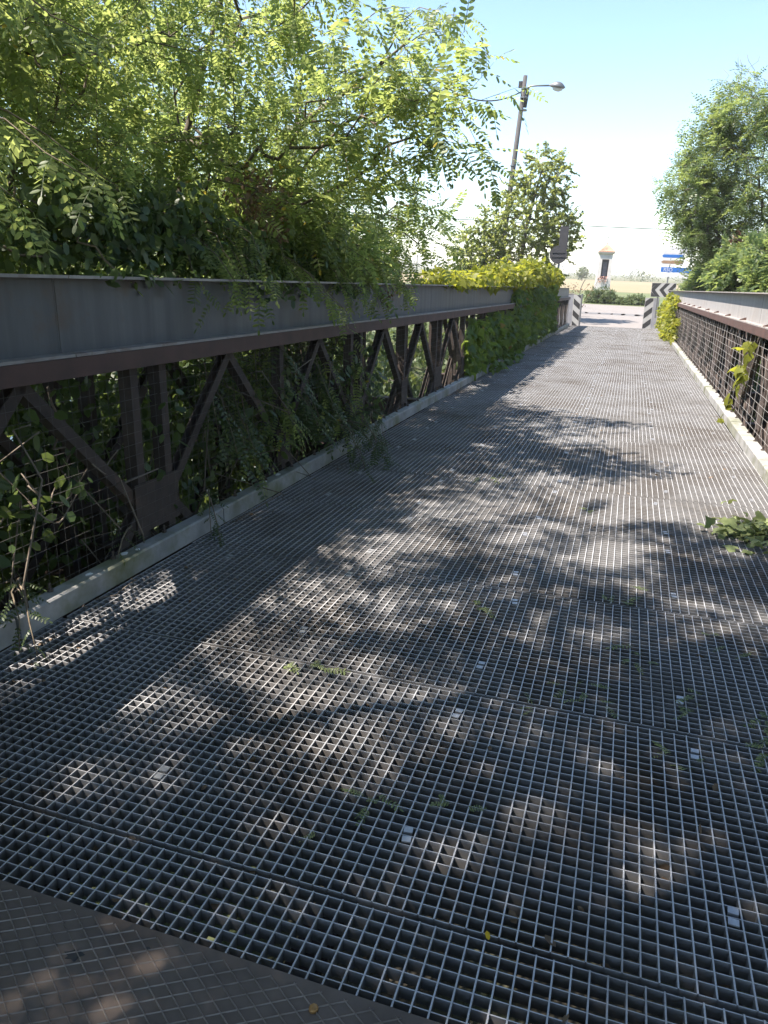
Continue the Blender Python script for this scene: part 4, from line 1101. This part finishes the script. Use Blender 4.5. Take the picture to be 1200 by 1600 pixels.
# --- undergrowth on the banks, the bushes by the shrine, far woods
r_ = rg(320); n = 3900
xx = np.concatenate([r_.uniform(-14, -2.9, n), r_.uniform(1.95, 9, n // 2)]); yy = r_.uniform(.8, 29, len(xx))
zz = np.array([ground_z(v) for v in yy]) + r_.uniform(0, 1.0, len(xx)) ** 2 * 1.6
P = np.stack([xx, yy, zz], 1); D = r_.normal(size=P.shape) * .7 + [0, 0, .35]
und = thing('undergrowth', 'tangled green undergrowth on the canal banks beside the bridge', 'undergrowth', bridge=False); und['kind'] = 'stuff'
put_leaves(und, P, frames(D, r_.normal(size=P.shape) * .5 + [0, 0, 1]), r_.uniform(.35, .7, len(P)), 'spray', 'bush_leaf', r_, 0, 'leaves')
for k, (lab, px, py, w, h_) in enumerate([
    ('rounded grey-green bush at the foot of the shrine', 929, 474, .9, .95), ('rounded bush just right of the shrine foot', 944, 474.5, .85, 1.05),
    ('dark low bush on the verge right of the shrine', 962, 475.5, .7, .42), ('small pale bush on the verge', 979, 476.5, .6, .35), ('low bush on the verge nearest the right bridge end', 994, 477, .7, .6)]):
    p = w_ground(px, py, ZG); b = wthing('verge_bush', lab, 'bush', (p.x, p.y, ZG), 'bushes along the road verge')
    r_ = rg(330 + k); P, N = blob_points([((0, 0, h_ * .45), (w, .7, h_ * .55)), ((.3 * w, 0, h_ * .4), (.6 * w, .5, h_ * .4))], 700, r_, .3)
    P[:, 2] = np.abs(P[:, 2]); leaf_slab(b, P, N, 'spray', 'bush_leaf', .24, r_, .1)
    stems(b, [wander((0, 0, 0), P[q], r_, 5, .15) for q in range(8)], .012, 'twig')
p = w_ground(880, 470, ZG)
t = wthing('dry_weed', 'dry reddish weeds behind the grey end panel on the left', 'weeds', (w_at(880, 450, 37).x, 37, ZG))
r_ = rg(340); ps_ = [wander((r_.normal() * .3, 0, 0), (r_.normal() * .7, r_.normal() * .2, r_.uniform(.9, 1.75)), r_, 6, .1) for _ in range(16)]
stems(t, ps_, .01, 'dead_stem')
P = np.concatenate([np.array(q)[2:] + r_.normal(size=(4, 3)) * .06 for q in ps_ for _ in range(5)]); put_leaves(t, P, frames(r_.normal(size=P.shape), r_.normal(size=P.shape)), r_.uniform(.05, .11, len(P)), 'oval', 'dry_leaf', r_, 0, 'seed_heads')
t = wthing('bent_stake', 'thin bent stake beside the left striped board', 'stake', (w_at(905, 470, 33).x, 33, ZG))
m = MB(); m.tube([(0, 0, 0), (-.02, 0, .8), (0, 0, 1.35), (.09, 0, 1.62), (.15, 0, 1.72)], .016, 6); m.build('rod', 'lamp_grey', t)

def wood(name, label, y, x0, x1, n, hmin, hmax, seed, mat='far_leaf', gaps=.35):
    r = rg(seed); Ps = []; Ss = []
    x = x0
    while x < x1:
        w = r.uniform(.6, 2.2) * hmax; hh = r.uniform(hmin, hmax)
        if r.random() > gaps:
            k = n; P = np.stack([x + r.normal(size=k) * w * .4, y + r.normal(size=k) * w * .3, ZG + hh * r.random(k) ** .8], 1); Ps.append(P); Ss.append(np.full(k, hh * .22))
        x += w
    P = np.concatenate(Ps); S = np.concatenate(Ss)
    t = wthing(name, label, 'wood'); t['kind'] = 'stuff'
    put_leaves(t, P, frames(r.normal(size=P.shape), r.normal(size=P.shape) + [0, 0, .5]), S * r.uniform(.6, 1.2, len(S)), 'spray', mat, r, 0, 'foliage')
wood('hedge_line', 'low green hedge along the far edge of the stubble field', 244, -200, 90, 90, 1.2, 2.6, 401, 'bush_leaf', .15)
wood('far_wood', 'hazy line of distant trees along the horizon', 950, -900, 700, 80, 5, 11, 402, gaps=.12)
wood('far_wood', 'nearer pale clumps of trees below the horizon line', 620, -600, 420, 65, 3, 7, 403, gaps=.5)
p = w_at(910, 430, 200)
t = wthing('field_tree', 'small round tree standing in the field left of the shrine', 'tree', (p.x, 200, ZG))
r_ = rg(404); P, N = blob_points([((0, 0, 1.9), (1.5, 1.4, 1.5))], 260, r_, .3); leaf_slab(t, P, N, 'spray', 'bush_leaf', .6, r_, 0, name='crown'); stems(t, [[(0, 0, 0), (0, 0, .8), (.1, 0, 1.6)]], .12, 'bark', 'trunk')

# ------------------------------------------------------------------ fallen leaves on the deck
def fallen(label, px, py, n, size, seed, spread=.06, kind='pinnate', mat='fallen_leaf', rise=.012, name='fallen_sprig'):
    c_ = on_z(px, py); r = rg(seed)
    t = thing(name, label, 'leaves', (c_.x, c_.y, 0), 'fallen leaves on the grating')
    P = np.stack([r.normal(size=n) * spread, r.normal(size=n) * spread, np.abs(r.normal(size=n)) * rise + .004], 1)
    D = r.normal(size=(n, 3)) * [1, 1, .12]
    put_leaves(t, P, frames(D, r.normal(size=(n, 3)) * .25 + [0, 0, 1]), size * r.uniform(.6, 1.2, n), kind, mat, r, 300)
    return t
for k, a in enumerate([
    ('small green leaf sprig left of the centre of the grating', 470, 1046, 7, .09, .04),
    ('pale leaf sprig just above the nearest centre clip', 580, 1262, 5, .07, .025),
    ('single withered leaflet left of the nearest centre clip', 495, 1306, 1, .06, .0),
    ('dry leaf bits a little right of the nearest centre clip', 725, 1266, 3, .06, .03),
    ('long green sprig on the grating right of centre', 893, 1075, 5, .09, .035),
    ('pale curled sprig on the seam right of centre', 928, 1102, 4, .08, .03),
    ('green sprig lying over a clip at the right', 1068, 1106, 6, .09, .05),
    ('pale sprig beside the bright clip at the right', 1052, 1194, 5, .08, .03),
    ('yellowish sprig in the sun in the middle distance', 963, 942, 6, .10, .05),
    ('small faded sprig up the middle of the deck', 745, 950, 4, .09, .04),
    ('tiny sprig in the long branch shadow', 925, 798, 3, .09, .03),
    ('faint green sprig in sun towards the right girder', 1005, 1040, 5, .09, .06),
    ('leaf bits below the leaf pile on the right', 1125, 1000, 4, .08, .05),
    ('green leaves at the right picture edge, lower one', 1192, 1172, 6, .09, .03),
    ('green leaves at the right picture edge, upper one', 1194, 1128, 5, .08, .02),
    ('leaf fragments above the long green sprig', 850, 1108, 3, .07, .05),
    ('yellow-green sprig in the sun patch far up the deck', 768, 745, 5, .12, .08)]):
    fallen(a[0], a[1], a[2], a[3], a[4], 500 + k, a[5])
r_ = rg(545); n = 420
lt = thing('leaf_litter', 'tiny dry leaflets scattered over the grating', 'leaf litter'); lt['kind'] = 'stuff'
P = np.stack([r_.uniform(XL + .02, XR - .02, n), 1.1 + 11 * r_.random(n) ** 1.6, r_.uniform(-.02, .006, n)], 1)
P[:, 0] = np.where(r_.random(n) < .35, XL + .02 + np.abs(r_.normal(size=n)) * .12, P[:, 0])
put_leaves(lt, P, frames(r_.normal(size=P.shape) * [1, 1, .3], r_.normal(size=P.shape) * .5 + [0, 0, 1]), r_.uniform(.018, .038, n), 'oval', 'dry_leaf', r_, 0, 'leaflets')
fallen('bright yellow fallen leaf on the nearest seam', 760, 1456, 1, .03, 530, 0, 'oval', 'yellow_leaf', 0, 'fallen_leaf')
r_ = rg(540); t = thing('leaf_pile', 'heap of cut vine leaves on the deck by the right kerb', 'leaves')
c_ = on_z(1172, 838); P = np.stack([c_.x + r_.normal(size=150) * .12, c_.y + r_.normal(size=150) * .17, np.abs(r_.normal(size=150)) * .05 + .008], 1)
put_leaves(t, P, frames(r_.normal(size=P.shape) * [1, 1, .3], r_.normal(size=P.shape) * .45 + [0, 0, 1]), r_.uniform(.035, .085, 150), 'vine', 'fallen_leaf', r_, 150)
stems(t, [wander(P[q], P[q + 20], r_, 5, .1) for q in range(14)], .003, 'stem_green')
t = thing('dead_twig', 'curled bare twig lying by the left kerb', 'twig')
a, b = on_z(150, 940), on_z(215, 912); stems(t, [wander((a.x, a.y, .01), (b.x, b.y, .02), rg(541), 7, .12), wander((b.x, b.y, .02), on_z(205, 905, .05), rg(542), 5, .1)], .003, 'dead_stem')

# ------------------------------------------------------------------ summer haze
hz_m = bpy.data.materials.new('haze_air'); hz_m.use_nodes = True
ht = hz_m.node_tree; ht.nodes.remove(ht.nodes['Principled BSDF'])
pv_ = ht.nodes.new('ShaderNodeVolumePrincipled')
pv_.inputs['Color'].default_value = (.93, .95, 1.0, 1); pv_.inputs['Density'].default_value = .0005; pv_.inputs['Anisotropy'].default_value = 0
ht.links.new(pv_.outputs[0], ht.nodes['Material Output'].inputs['Volume'])
MATS['haze_air'] = hz_m
m = MB(); m.box((-1520, -320, -4.6), (1520, 1520, 16)); hzo = m.build('haze', 'haze_air'); hzo['kind'] = 'stuff'

for o in ON_BRIDGE: o.matrix_basis = BR @ o.matrix_basis
